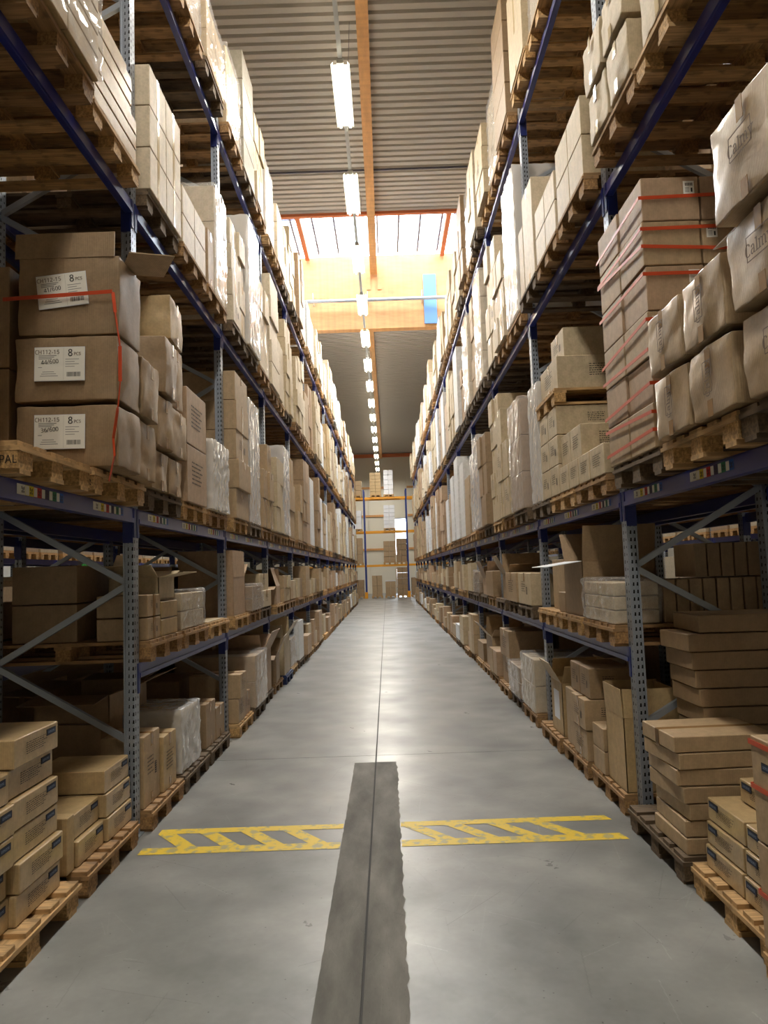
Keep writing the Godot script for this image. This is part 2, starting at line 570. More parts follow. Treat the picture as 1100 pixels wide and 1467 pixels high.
# ---------------------------------------------------------------- cartons
# a carton standing at depth d0, dd along the aisle, h high, ww into the rack from w0
func carton(side: int, look: String, label: String, group: String, d0: float, dd: float, y: float, h: float, w0: float, ww: float, opt := {}) -> Node3D:
	var s := Vector3(ww - 0.006, h - 0.003, dd - 0.006)
	var at := P(side, d0 + dd * 0.5, y, w0 + ww * 0.5)
	var amp: float = opt.get("crush", 0.0)
	var called: String = opt.get("called", "cardboard_carton")
	var o := thing(called, label, opt.get("category", "carton"), at, deg_to_rad(opt.get("turn", 0.0)), group)
	var up := Vector3(0, h * 0.5, 0)
	var m: ArrayMesh
	if amp > 0.0:
		var bg: float = opt.get("bulge", 0.004)
		m = rbox(s - Vector3.ONE * (amp * 1.3 + bg * 1.4), 0.009, 9, amp, bg, opt.get("seed", int(d0 * 100 + y * 37)) % 97, opt.get("freq", 0.3))
	else:
		m = rbox(s, 0.007, 1)
	put("body", m, M[look], o, up)
	var ix := 1.0 if side == 0 else -1.0      # towards the aisle
	var fx := s.x * 0.5 * ix
	var aisle := Basis(Vector3(0, 0, -ix), Vector3.UP, Vector3(ix, 0, 0))
	if opt.get("tape", true):
		var t := Acc.new()
		var tw := 0.05
		var out := amp * 0.3
		if opt.get("tape_up", false):
			t.box(Vector3(fx + ix * (0.001 + out), h * 0.5, 0), Vector3(0.002, h * 0.98, tw))
		else:
			if amp == 0.0:
				t.box(Vector3(0, s.y + 0.001, 0), Vector3(s.x + 0.004, 0.002, tw))
			t.box(Vector3(fx + ix * (0.001 + out), h - 0.046 - amp * 3.0, 0), Vector3(0.002, 0.09, tw))
			if bay_near(d0):
				put("tape", bmesh(Vector3(0.002, 0.075, tw)), M[opt.get("tape_look", "tape")], o, Vector3(fx + ix * (0.001 + out), 0.04, 0))
		put("tape", t.mesh(), M[opt.get("tape_look", "tape")], o)
	if opt.has("print"):
		var q := QuadMesh.new()
		q.size = Vector2(dd * 0.55 if opt.has("badge") else minf(dd * 0.62, h * 1.1), minf(h * 0.5, dd * 0.5))
		put("print", q, M["print%d" % opt.print], o, Vector3(fx + ix * 0.0015, h * 0.52, 0.0), aisle)
		if opt.get("print_near", false):
			var q2 := QuadMesh.new()
			q2.size = Vector2(minf(ww * 0.45, h), h * 0.45)
			put("print", q2, M["print%d" % opt.print], o, Vector3(0, h * 0.55, s.z * 0.5 + 0.0015))
	if opt.has("badge"):
		put("badge", bmesh(Vector3(0.002, 0.032, 0.1), 1.0), M.ink, o, Vector3(fx + ix * 0.001, h * 0.74, -ix * -0.0 - s.z * 0.32), Basis())
		var q3 := QuadMesh.new()
		q3.size = Vector2(0.094, 0.027)
		put("badge_print", q3, M.badge, o, Vector3(fx + ix * 0.0035, h * 0.74, -s.z * 0.32), aisle)
	if opt.has("small"):
		var q4 := QuadMesh.new()
		q4.size = Vector2(0.062, 0.075)
		put("parcel_label", q4, M.small, o, Vector3(opt.small * -ix * ww * 0.32, h * 0.74, s.z * 0.5 + 0.002))
	if opt.has("word"):
		var ws: float = opt.get("word_h", 0.05)
		if opt.get("word_near", false):
			words(opt.word, ws, M.ink, o, Vector3(0, h * 0.7, s.z * 0.5 + 0.002), Basis(), true)
		else:
			var bb := aisle
			if opt.get("word_turn", false):
				bb = aisle * Basis(Vector3.BACK, PI / 2)
			words(opt.word, ws, M.inksoft, o, Vector3(fx + ix * (0.002 + amp), h * 0.52, 0), bb, true)
			if opt.get("framed", false):
				var fr := Acc.new()
				var fw := ws * 3.4
				var fh := ws * 1.9
				for e in [-1.0, 1.0]:
					fr.box(Vector3(0, fh * 0.5 * e, 0), Vector3(fw, 0.004, 0.001))
					fr.box(Vector3(fw * 0.5 * e, 0, 0), Vector3(0.004, fh, 0.001))
				put("printed_frame", fr.mesh(), M.inksoft, o, Vector3(fx + ix * (0.002 + amp), h * 0.54, 0), bb)
	return o


func bay_near(d: float) -> bool:
	return d < 7.8


func open_carton(side: int, look: String, label: String, group: String, d0: float, dd: float, y: float, h: float, w0: float, ww: float, flaps := [70.0, -35.0, 40.0, 110.0], turn := 0.0, white := -1) -> Node3D:
	var at := P(side, d0 + dd * 0.5, y, w0 + ww * 0.5)
	var o := thing("open_carton", label, "carton", at, deg_to_rad(turn), group)
	var t := 0.006
	var x := ww * 0.5 - 0.004
	var z := dd * 0.5 - 0.004
	var a := Acc.new()
	a.box(Vector3(0, t, 0), Vector3(2 * x, t, 2 * z))
	a.box(Vector3(x - t * 0.5, h * 0.5, 0), Vector3(t, h, 2 * z))
	a.box(Vector3(-x + t * 0.5, h * 0.5, 0), Vector3(t, h, 2 * z))
	a.box(Vector3(0, h * 0.5, z - t * 0.5), Vector3(2 * x, h, t))
	a.box(Vector3(0, h * 0.5, -z + t * 0.5), Vector3(2 * x, h, t))
	put("body", a.mesh(), M[look], o)
	var ix := 1.0 if side == 0 else -1.0
	var fl := minf(ww, dd) * 0.48
	# angle from lying inward-flat (0 = straight up, + = folded outward); order: aisle, rack, near, far
	var e := [[Vector3(x * ix, h, 0), Vector3(ix, 0, 0), 2 * z], [Vector3(-x * ix, h, 0), Vector3(-ix, 0, 0), 2 * z], [Vector3(0, h, z), Vector3(0, 0, 1), 2 * x], [Vector3(0, h, -z), Vector3(0, 0, -1), 2 * x]]
	for k in 4:
		var n: Vector3 = e[k][1]
		var an: float = deg_to_rad(flaps[k])
		var dir := Vector3.UP * cos(an) + n * sin(an)
		var along := Vector3.UP.cross(n)
		var b := Basis(along, dir, along.cross(dir))
		var edge: Vector3 = e[k][0]
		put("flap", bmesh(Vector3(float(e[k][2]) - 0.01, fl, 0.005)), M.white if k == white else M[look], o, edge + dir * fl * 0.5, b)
	return o


# cartons on a pallet held together by stretch film: one thing
func wrapped(side: int, look: String, label: String, group: String, d0: float, dd: float, y: float, h: float, w0: float, ww: float, rows: int, film := "film", cols := 2) -> Node3D:
	var at := P(side, d0 + dd * 0.5, y, w0 + ww * 0.5)
	var o := thing("wrapped_load", label, "wrapped load", at, 0.0, group)
	var rh := (h - 0.02) / rows
	for r in rows:
		for c in cols:
			var cd := (dd - 0.04) / cols
			put("carton", rbox(Vector3(ww - 0.05, rh - 0.004, cd - 0.006), 0.008, 1), M[look], o, Vector3(0, rh * (r + 0.5), -dd * 0.5 + 0.02 + cd * (c + 0.5)))
	put("stretch_film", rbox(Vector3(ww - 0.012, h, dd - 0.012), 0.012, 26, 0.008, 0.0, int(d0 * 13 + y * 7) % 50, 1.0), M[film], o, Vector3(0, h * 0.5 + 0.009, 0))
	return o


const TONE := {"tan": Color(0.69, 0.59, 0.46), "brown": Color(0.61, 0.51, 0.39), "beige": Color(0.76, 0.69, 0.57), "pale": Color(0.83, 0.77, 0.67), "rosy": Color(0.69, 0.58, 0.47), "gold": Color(0.73, 0.625, 0.455), "film": Color(0.86, 0.86, 0.86)}

func far_box(side: int, look: String, d0: float, dd: float, y: float, h: float, w0: float, ww: float) -> void:
	var c: Color = TONE[look]
	far_boxes.box(P(side, d0 + dd * 0.5, y + h * 0.5, w0 + ww * 0.5), Vector3(ww - 0.008, h - 0.006, dd - 0.008), Basis(), c.srgb_to_linear())


func far_pallet(side: int, d0: float, y: float, w0: float, col: Color) -> void:
	var c := P(side, d0 + 0.4, y, w0 + 0.6)
	for z in BLOCK_Z:
		for x in BLOCK_X:
			far_pallets.box(c + Vector3(x, 0.061, z), Vector3(0.1, 0.078, 0.12), Basis(), col)
		far_pallets.box(c + Vector3(0, 0.011, z), Vector3(1.2, 0.022, 0.1), Basis(), col)
	far_pallets.box(c + Vector3(0, 0.122, 0), Vector3(1.2, 0.044, 0.8), Basis(), col)


# what stands on a pallet where the photograph shows no more than its height, tone and rough make-up
func stock_pallet(side: int, bay: int, lev: int, p: int, d0: float, y: float, rng: RandomNumberGenerator) -> void:
	var far := bay >= 4
	var where := place(side, bay, lev, p) if bay <= 8 else ""
	var w0 := -0.1 + rng.randf_range(-0.05, 0.03)
	var looks := ["tan", "beige", "brown", "rosy", "pale", "gold"]
	var look: String = looks[rng.randi() % (4 if lev < 3 else 6)]
	if lev >= 3 and rng.randf() < 0.4:
		look = "pale" if rng.randf() < 0.5 else "beige"
	var roll := rng.randf()
	var dd := rng.randf_range(0.72, 0.8)
	var ds := d0 + (0.8 - dd) * 0.5
	if lev >= 2:
		var top := (rng.randf_range(1.05, 1.75) if lev == 2 else rng.randf_range(0.9, 1.7)) if lev < 4 else rng.randf_range(0.9, 1.5)
		if roll < 0.27:
			var rows := int(ceil(top / 0.42))
			if far:
				far_box(side, "film", ds, dd, y, top, w0, 1.1)
			else:
				wrapped(side, look, "film-wrapped carton stack, " + where, "film-wrapped loads", ds, dd, y, top, w0, 1.1, rows, "film" if rng.randf() < 0.6 else "filmwhite")
			return
		var nd := 1 if roll < 0.5 else 2
		var rows2 := clampi(int(round(top / rng.randf_range(0.3, 0.46))), 2, 5)
		var rh := top / rows2
		for r in rows2:
			for c in nd:
				if r == rows2 - 1 and nd == 2 and c == 0 and rng.randf() < 0.3:
					continue
				var jd := rng.randf_range(-0.008, 0.008)
				var jw := rng.randf_range(-0.02, 0.02)
				var cd := dd / nd
				if far:
					far_box(side, look, ds + cd * c, cd, y + rh * r, rh, w0 + jw, 0.9)
				else:
					var o := {"tape_up": rng.randf() < 0.4, "tape_look": "cleartape" if look in ["pale", "beige"] else "tape"}
					if rng.randf() < 0.35 and bay < 3:
						o["print"] = rng.randi() % 2
					if bay >= 3:
						o["tape"] = false
					carton(side, look, look_words(look) + " carton, layer %d, " % (r + 1) + where, "cartons on one pallet: " + where, ds + cd * c + 0.004 + jd * 0.3, cd - 0.01, y + rh * r, rh, w0 + jw, 0.58, o)
			if not far and bay <= 2 and r == rows2 - 1:
				pass
		if not far:
			far_box(side, look, ds, dd, y, rh * (rows2 - 1) - 0.01, w0 + 0.62, 0.38)
	else:
		var top2 := rng.randf_range(0.3, 0.62) if lev == 1 else rng.randf_range(0.32, 0.72)
		if roll < 0.34:
			var h := top2 * rng.randf_range(0.7, 0.9)
			if far:
				far_box(side, look, ds, dd * 0.8, y, h, w0 + 0.03, 0.6)
			else:
				open_carton(side, look, "opened " + look_words(look) + " carton, flaps up, " + where, "opened cartons", ds, dd * 0.85, y, h, w0 + 0.04, 0.6, [rng.randf_range(-20, 80), rng.randf_range(-40, 60), rng.randf_range(0, 100), rng.randf_range(-50, 60)], rng.randf_range(-4, 4))
				far_box(side, "brown", ds, dd, y, top2, w0 + 0.7, 0.42)
		elif roll < 0.85:
			var nd := 2 if roll < 0.7 else 1
			var rows3 := 1 if top2 < 0.4 else 2
			for c in nd:
				var lk: String = looks[rng.randi() % 4]
				var rr := rows3 if rng.randf() < 0.6 else 1
				for r in rr:
					var rh := top2 / rows3
					if far:
						far_box(side, lk, ds + dd / nd * c, dd / nd, y + rh * r, rh, w0, 0.6)
					else:
						carton(side, lk, look_words(lk) + " carton, " + where, "cartons on one pallet: " + where, ds + dd / nd * c + 0.006, dd / nd - 0.012, y + rh * r, rh, w0 + rng.randf_range(0, 0.05), 0.55, {"print": rng.randi() % 2} if bay < 3 else {"tape": false})
			if not far:
				far_box(side, "brown", ds, dd, y, top2 * 0.9, w0 + 0.66, 0.46)
		else:
			if far:
				far_box(side, "film", ds, dd, y, top2, w0, 1.0)
			else:
				wrapped(side, look, "low film-wrapped load, " + where, "film-wrapped loads", ds, dd, y, top2, w0, 1.0, 2)


func look_words(k: String) -> String:
	return {"tan": "plain tan", "brown": "mid-brown", "beige": "beige", "pale": "pale cream", "rosy": "rosy brown", "gold": "golden kraft", "grey": "grey"}[k]


# ---------------------------------------------------------------- racks
func post_mesh(h: float) -> ArrayMesh:
	var key := "post%.2f" % h
	if not cache.has(key):
		var a := Acc.new()
		a.box(Vector3(-0.015, h * 0.5, 0), Vector3(0.03, h, 0.1), Basis(), Color.WHITE, 10.0, 20.0)
		a.box(Vector3(-0.045, h * 0.5, 0), Vector3(0.03, h, 0.078), Basis(), Color.WHITE, 10.0, 20.0)
		a.box(Vector3(-0.0655, h * 0.5, 0), Vector3(0.011, h, 0.096), Basis(), Color.WHITE, 10.0, 20.0)
		cache[key] = a.mesh()
	return cache[key]


# one run of racking; ix points from the rack to its aisle
func rack(label: String, x_face: float, ix: float, first: int, last: int, levels: Array, stickers: int) -> void:
	var o := thing("pallet_rack", label, "rack", Vector3(x_face, 0, 0))
	var H := 6.78
	var dep := 1.0
	for k in range(first, last + 1):
		var f := Node3D.new()
		f.name = "upright_frame"
		o.add_child(f, true)
		f.position = Vector3(0, 0, -post_d(k) - 0.05)
		var turn := Basis(Vector3.UP, 0.0 if ix > 0 else PI)
		put("post", post_mesh(H), M.upright, f, Vector3.ZERO, turn)
		put("post", post_mesh(H), M.upright, f, Vector3(-ix * dep, 0, 0), turn * Basis(Vector3.UP, PI))
		put("foot_plate", bmesh(Vector3(0.11, 0.008, 0.15)), M.galv, f, Vector3(-ix * 0.035, 0.004, 0))
		var y := 0.62
		var flip := false
		while y < H - 0.6:
			var a := Vector3(-ix * 0.05, y, 0)
			var b := Vector3(-ix * (dep - 0.05), y + 0.52, 0)
			if flip:
				a.x = -ix * (dep - 0.05)
				b.x = -ix * 0.05
			var c := Acc.new()
			c.bar(a, b, 0.035, 0.04)
			put("brace", c.mesh(), M.galv, f)
			y += 0.525
			flip = not flip
	for k in range(first, last):
		for l in levels:
			if k == 0 and l == 1:
				continue
			var ly: float = LEVELS[l]
			for row in 2:
				var bx := -ix * 0.02 if row == 0 else -ix * (dep - 0.02)
				var bm := Node3D.new()
				bm.name = "beam"
				o.add_child(bm, true)
				bm.position = Vector3(bx, ly, -(post_d(k) + 0.1 + post_d(k + 1)) * 0.5)
				var L := BAY - 0.1
				put("box_section", rbox(Vector3(0.045, BEAM_H, L), 0.006, 1), M.beam, bm, Vector3(0, -BEAM_H * 0.5, 0))
				if row == 0:
					put("step", bmesh(Vector3(0.012, 0.03, L)), M.beam, bm, Vector3(ix * 0.026, -BEAM_H + 0.016, 0))
					for e in [-1.0, 1.0]:
						put("end_connector", rbox(Vector3(0.07, 0.2, 0.06), 0.004, 1), M.blue, bm, Vector3(-ix * 0.016, -0.135, e * (L * 0.5 + 0.022)))
						put("end_plate", bmesh(Vector3(0.006, 0.2, 0.04)), M.blue, bm, Vector3(ix * 0.024, -0.1, e * (L * 0.5 + 0.015)))
					if l == 2 and k < stickers:
						for p in 3:
							var q := QuadMesh.new()
							q.size = Vector2(0.5, 0.05)
							var bb := Basis(Vector3(0, 0, -ix), Vector3.UP, Vector3(ix, 0, 0))
							put("location_strip", q, M.strip, bm, Vector3(ix * 0.0245, -0.042, -L * 0.5 + 0.45 + p * 0.9), bb)


# ---------------------------------------------------------------- the scene
func _ready() -> void:
	noise.seed = 3
	noise.frequency = 0.25
	# camera
	var cam := Camera3D.new()
	cam.position = Vector3(0, 1.6961, 0)
	cam.basis = Basis(Vector3.UP, 0.0014) * Basis(Vector3.RIGHT, 0.0795) * Basis(Vector3.BACK, -0.0337)
	cam.keep_aspect = Camera3D.KEEP_HEIGHT
	cam.fov = rad_to_deg(2.0 * atan(733.5 / 1066.13))
	cam.near = 0.05
	cam.far = 300
	add_child(cam)
	# sky, seen through the roof lights and the windows of the end wall
	var we := WorldEnvironment.new()
	var env := Environment.new()
	var sky := Sky.new()
	var sm := ProceduralSkyMaterial.new()
	sm.sky_top_color = Color(0.86, 0.93, 1.0)
	sm.sky_horizon_color = Color(0.92, 0.96, 1.0)
	sm.ground_bottom_color = Color(0.45, 0.46, 0.45)
	sm.ground_horizon_color = Color(0.6, 0.62, 0.62)
	sm.sky_energy_multiplier = 3.1
	sm.ground_energy_multiplier = 1.8
	sky.sky_material = sm
	env.sky = sky
	env.background_mode = Environment.BG_SKY
	env.tonemap_mode = Environment.TONE_MAPPER_LINEAR
	env.tonemap_exposure = 1.38
	env.sdfgi_enabled = true
	env.ssao_enabled = true
	env.ssil_enabled = true
	we.environment = env
	add_child(we)

	make_materials()
	far_boxes = Acc.new()
	far_pallets = Acc.new()
	build_floor()
	build_shell()
	build_lamps()
	rack("blue-beamed galvanised rack carrying the white-labelled CH112-15 cartons", -FACE[0], 1.0, 0, 14, [1, 2, 3, 4], 6)
	rack("blue-beamed galvanised rack carrying the orange-strapped carton stack", FACE[1], -1.0, 0, 14, [1, 2, 3, 4], 6)
	rack("rack standing back to back with the white-labelled carton rack", -FACE[0] - 2.2, -1.0, 0, 10, [1, 2, 3, 4], 0)
	rack("rack standing back to back with the orange-strapped carton rack", FACE[1] + 2.2, 1.0, 0, 10, [1, 2, 3, 4], 0)
	rack("rack across the next aisle behind the white-labelled cartons", -7.2, 1.0, 1, 11, [1, 2, 3], 0)
	rack("rack across the next aisle behind the orange-strapped cartons", 7.1, -1.0, 1, 11, [1, 2, 3], 0)
	stock_by_hand()
	stock_rest()
	end_rack()
	var fb := put("distant_cartons", far_boxes.mesh(), M.far, self)
	tag(fb, "mass of small stacked cartons deep in the racks and far down the aisle", "cartons", "", "stuff")
	var fp_mat: StandardMaterial3D = M.wood_mid.duplicate()
	fp_mat.albedo_color = Color.WHITE
	fp_mat.vertex_color_use_as_albedo = true
	var fp := put("distant_pallets", far_pallets.mesh(), fp_mat, self)
	tag(fp, "mass of small wooden pallets far down the racks", "pallets", "", "stuff")


func build_floor() -> void:
	var fl := Node3D.new()
	fl.name = "floor"
	add_child(fl)
	fl.set_meta("kind", "structure")
	var xs := [-14.0, -0.163, -0.151, 14.0]
	var zs := [9.0, -7.046, -7.054, -30.0, -30.01, -58.0]
	for a in [0, 2]:
		for b in [0, 2, 4]:
			var sx: float = xs[a + 1] - xs[a]
			var sz: float = zs[b] - zs[b + 1]
			put("slab", bmesh(Vector3(sx, 0.2, sz)), M.floor, fl, Vector3((xs[a] + xs[a + 1]) * 0.5, -0.1, (zs[b] + zs[b + 1]) * 0.5))
	put("joint_filler", bmesh(Vector3(28, 0.1, 67)), M.joint, fl, Vector3(0, -0.056, -24.5))
	# strip where the surface was ground off along the guide slot, with ragged edges
	for s in 2:
		var a := Acc.new()
		var z := 1.0
		var rng := RandomNumberGenerator.new()
		rng.seed = 20 + s
		var e0 := -0.345 if s == 0 else 0.035
		var pe := e0
		while z > -6.78:
			var ne := e0 + (rng.randf_range(-0.002, 0.002) if s == 0 else rng.randf_range(-0.012, 0.006))
			var z2 := z - 0.05
			var x0 := pe if s == 0 else -0.151
			var x1 := -0.163 if s == 0 else pe
			var x2 := ne if s == 0 else -0.151
			var x3 := -0.163 if s == 0 else ne
			a.quad(Vector3(x0, 0.0012, z), Vector3(x1, 0.0012, z), Vector3(x3, 0.0012, z2), Vector3(x2, 0.0012, z2), Vector3.UP)
			pe = ne
			z = z2
		put("ground_strip", a.mesh(), M.ground, fl)
	# yellow hatching, ground away where the strip runs
	var hatch := thing("floor_hatching", "worn yellow hatched marking painted across the concrete aisle floor", "marking")
	var z0 := -4.74
	var z1 := -5.19
	for side in 2:
		var xa := -1.6 if side == 0 else 0.035
		var xb := -0.35 if side == 0 else 1.44
		for q in [[z0, z0 - 0.11], [z1 + 0.09, z1]]:
			var xl: float = xa + (0.0 if side == 1 else (0.0 if q[0] == z0 else 0.02))
			var a := Acc.new()
			a.quad(Vector3(xl, 0.002, q[0]), Vector3(xb, 0.002, q[0]), Vector3(xb - (0.03 if side == 1 else 0.0), 0.002, q[1]), Vector3(xl, 0.002, q[1]), Vector3.UP)
			put("band", a.mesh(), M.paint, hatch)
		var x := xa + 0.02
		while x < xb - 0.02:
			var a2 := Acc.new()
			var zt := z1 + 0.09
			var zb := z0 - 0.11
			var sh := 0.2
			var wd := 0.12
			var l0 := maxf(xa, x)
			if x + sh + wd < xb:
				a2.quad(Vector3(l0 + sh, 0.002, zb), Vector3(x + sh + wd, 0.002, zb), Vector3(x + wd, 0.002, zt), Vector3(l0, 0.002, zt), Vector3.UP)
				put("stripe", a2.mesh(), M.paint, hatch)
			x += 0.275


func build_shell() -> void:
	# walls
	structure("wall_left", bmesh(Vector3(0.2, 12, 67.4)), M.wall, Vector3(-14.1, 5.8, -24.5))
	structure("wall_right", bmesh(Vector3(0.2, 12, 67.4)), M.wall, Vector3(14.1, 5.8, -24.5))
	structure("wall_back", bmesh(Vector3(28, 12, 0.2)), M.wall, Vector3(0, 5.8, 9.1))
	# end wall of upright panels round two windows and a door light
	var ew := Node3D.new()
	ew.name = "wall_end"
	add_child(ew)
	ew.set_meta("kind", "structure")
	var Z := -57.9
	var x := -14.3
	while x < 13.9:
		var w := 1.0
		if x > 0.6 and x < 0.8:
			# the panel with the windows: y 0..0.3 / 2.15..3.3 / 5.9.. stay closed
			put("panel", bmesh(Vector3(w - 0.02, 0.4, 0.2)), M.wall, ew, Vector3(x + 0.5, 0.2, Z))
			put("panel", bmesh(Vector3(w - 0.02, 1.0, 0.2)), M.wall, ew, Vector3(x + 0.5, 2.4, Z))
			put("panel", bmesh(Vector3(w - 0.02, 6.2, 0.2)), M.wall, ew, Vector3(x + 0.5, 8.9, Z))
		else:
			put("panel", bmesh(Vector3(w - 0.02, 12.0, 0.2)), M.wall, ew, Vector3(x + 0.5, 6.0, Z))
		x += 1.0
	put("backing", bmesh(Vector3(15.06, 12, 0.05)), M.wall, ew, Vector3(-6.79, 6, Z - 0.06))
	put("backing", bmesh(Vector3(12.56, 12, 0.05)), M.wall, ew, Vector3(7.94, 6, Z - 0.06))
	for q in [3.4, 6.0, 8.2]:
		put("rail", bmesh(Vector3(14.4, 0.16, 0.1)), M.glulam, ew, Vector3(-6.6, q, Z + 0.16))
		put("rail", bmesh(Vector3(12.1, 0.16, 0.1)), M.glulam, ew, Vector3(7.8, q, Z + 0.16))
	var wn := 1
	for q in [[0.4, 1.9], [2.9, 5.8]]:
		var win := Node3D.new()
		win.name = "window_%d" % wn
		add_child(win)
		win.set_meta("kind", "structure")
		win.position = Vector3(1.2, 0, Z)
		var hh: float = q[1] - q[0]
		put("pane", bmesh(Vector3(0.9, hh, 0.01)), M.glass, win, Vector3(0, q[0] + hh * 0.5, 0))
		put("window_frame", bmesh(Vector3(0.98, 0.06, 0.22)), M.frame, win, Vector3(0, q[0] + 0.03, 0))
		put("window_frame", bmesh(Vector3(0.98, 0.06, 0.22)), M.frame, win, Vector3(0, q[1] - 0.03, 0))
		for e in [-0.47, 0.47]:
			put("window_frame", bmesh(Vector3(0.05, hh, 0.22)), M.glulam, win, Vector3(e, q[0] + hh * 0.5, 0))
		wn += 1
	# trapezoidal deck with its roof-light opening
	var deck := Node3D.new()
	deck.name = "ceiling"
	add_child(deck)
	deck.set_meta("kind", "structure")
	var yd := 10.9
	var sl0 := -18.45
	var sl1 := -21.5
	for run in [[9.0, sl0], [-26.2, -58.0]]:
		var a := Acc.new()
		var z: float = run[0]
		var pit := 0.215
		while z - pit > run[1] - 0.12:
			# low flange, web, high flange, web
			var pts := [Vector2(z, yd), Vector2(z - 0.13, yd), Vector2(z - 0.155, yd + 0.075), Vector2(z - 0.19, yd + 0.075), Vector2(z - pit, yd)]
			for k in 4:
				var p: Vector2 = pts[k]
				var r: Vector2 = pts[k + 1]
				var nn := Vector3(0, -(p.x - r.x), -(r.y - p.y)).normalized()
				if k == 1:
					nn = Vector3(0, -0.3, -0.95).normalized()
				elif k == 3:
					nn = Vector3(0, -0.3, 0.95).normalized()
				a.quad(Vector3(-14, r.y, r.x), Vector3(14, r.y, r.x), Vector3(14, p.y, p.x), Vector3(-14, p.y, p.x), nn)
			z -= pit
		put("deck_sheet", a.mesh(), M.deck, deck)
		var rz: float = run[0]
		var rl: float = rz - run[1]
		put("roof_slab", bmesh(Vector3(28.4, 0.2, rl)), M.wall, deck, Vector3(0, yd + 0.2, (rz + run[1]) * 0.5))
	for e in [-10.2, 10.2]:
		put("roof_slab", bmesh(Vector3(8.0, 0.2, 8.2)), M.wall, deck, Vector3(e, yd + 0.2, -22.3))
	# roof lights before the girder and, added unseen, behind it, between x = -6 and 6
	roof_light("window_3", Vector3(0, yd + 0.25, (sl0 + sl1) * 0.5), sl0 - sl1, 1.0)
	roof_light("window_4", Vector3(0, yd + 0.25, -24.05), 4.3, -1.0)  # out of view, added to brighten the far half of the aisle
	timber()


func roof_light(called: String, at: Vector3, LZ: float, edge: float) -> void:
	var rl_ := Node3D.new()
	rl_.name = called
	add_child(rl_)
	rl_.set_meta("kind", "structure")
	rl_.position = at
	put("kerb", bmesh(Vector3(12.4, 0.4, 0.12)), M.redwood, rl_, Vector3(0, -0.12, (LZ * 0.5 - 0.02) * edge))
	for xx in [-6.0, -2.05, 1.95, 6.0]:
		put("rafter", bmesh(Vector3(0.12, 0.16, LZ)), M.redwood, rl_, Vector3(xx, -0.08, 0))
	var mx := -5.8
	while mx < 5.9:
		put("mullion", bmesh(Vector3(0.05, 0.1, LZ)), M.frame, rl_, Vector3(mx, 0.05, 0))
		put("pane", bmesh(Vector3(0.55, 0.01, LZ)), M.glass, rl_, Vector3(mx + 0.2925, 0.08, 0))
		mx += 0.585
	for e in [-3.3, 3.3]:
		for q in [0.9, 0.75]:
			put("vent_bar", bmesh(Vector3(2.4, 0.03, 0.03)), M.frame, rl_, Vector3(e, 0.0, q))


func timber() -> void:
	var yd := 10.9
	# girder and purlins of glued timber
	var gd := Node3D.new()
	gd.name = "trim_1"
	add_child(gd)
	gd.set_meta("kind", "structure")
	put("girder", bmesh(Vector3(27.8, 1.75, 0.3)), M.glulam, gd, Vector3(0, 9.75, -21.7))
	put("girder_cap", bmesh(Vector3(27.8, 0.5, 0.12)), M.glulam, gd, Vector3(0, 10.85, -21.62))
	for e in [-1, 1]:
		put("hanger_plate", bmesh(Vector3(0.12, 0.5, 0.02)), M.glulam, gd, Vector3(-0.1 + e * 0.16, 10.3, -21.53))
	var pu := Node3D.new()
	pu.name = "trim_2"
	add_child(pu)
	pu.set_meta("kind", "structure")
	put("purlin", bmesh(Vector3(30.5, 0.4, 0.2)), M.glulam, pu, Vector3(-0.1, 10.7, -6.25), Basis(Vector3.UP, PI / 2))
	put("purlin", bmesh(Vector3(36.0, 0.4, 0.2)), M.glulam, pu, Vector3(-0.25, 10.7, -39.85), Basis(Vector3.UP, PI / 2 - 0.004))
	var wp := structure("trim_3", bmesh(Vector3(27.8, 0.25, 0.2)), M.redwood, Vector3(0, 10.7, -57.6))
	wp.set_meta("label", "timber plate along the top of the end wall")
	var seam := structure("trim_4", bmesh(Vector3(27.8, 0.04, 0.03)), M.frame, Vector3(0, yd - 0.02, -16.4))
	seam.set_meta("label", "dark seam between two lengths of roof deck")
	# pipe and pale blue cover on the girder
	var pa := Acc.new()
	pa.tube(Vector3(-2.5, 9.62, -21.2), Vector3(2.0, 9.62, -21.2), 0.05)
	var pp := thing("pipe_run", "pale metal pipe running across in front of the timber girder", "pipe")
	put("pipe", pa.mesh(), M.pipe, pp)
	for e in [-1.9, -0.3, 1.3]:
		put("hanger", bmesh(Vector3(0.02, 0.3, 0.3)), M.pipe, pp, Vector3(e, 9.75, -21.4))
	var pb := thing("blue_cover", "pale blue sheet fixed upright on the timber girder", "cover", Vector3(1.55, 8.95, -21.5))
	put("sheet", rbox(Vector3(0.38, 1.5, 0.04), 0.01), M.paleblue, pb, Vector3(0, 0.75, 0))
	for e in [-2.55, 2.05]:
		var br := thing("girder_bracket", "grey steel bracket under the end of the timber girder", "bracket", Vector3(e, 8.7, -21.6), 0.0, "brackets under the girder")
		put("plate", rbox(Vector3(0.35, 0.22, 0.34), 0.01), M.frame, br, Vector3(0, 0.1, 0))
		put("bolt", bmesh(Vector3(0.05, 0.05, 0.05)), M.galv, br, Vector3(0, 0.1, 0.18))


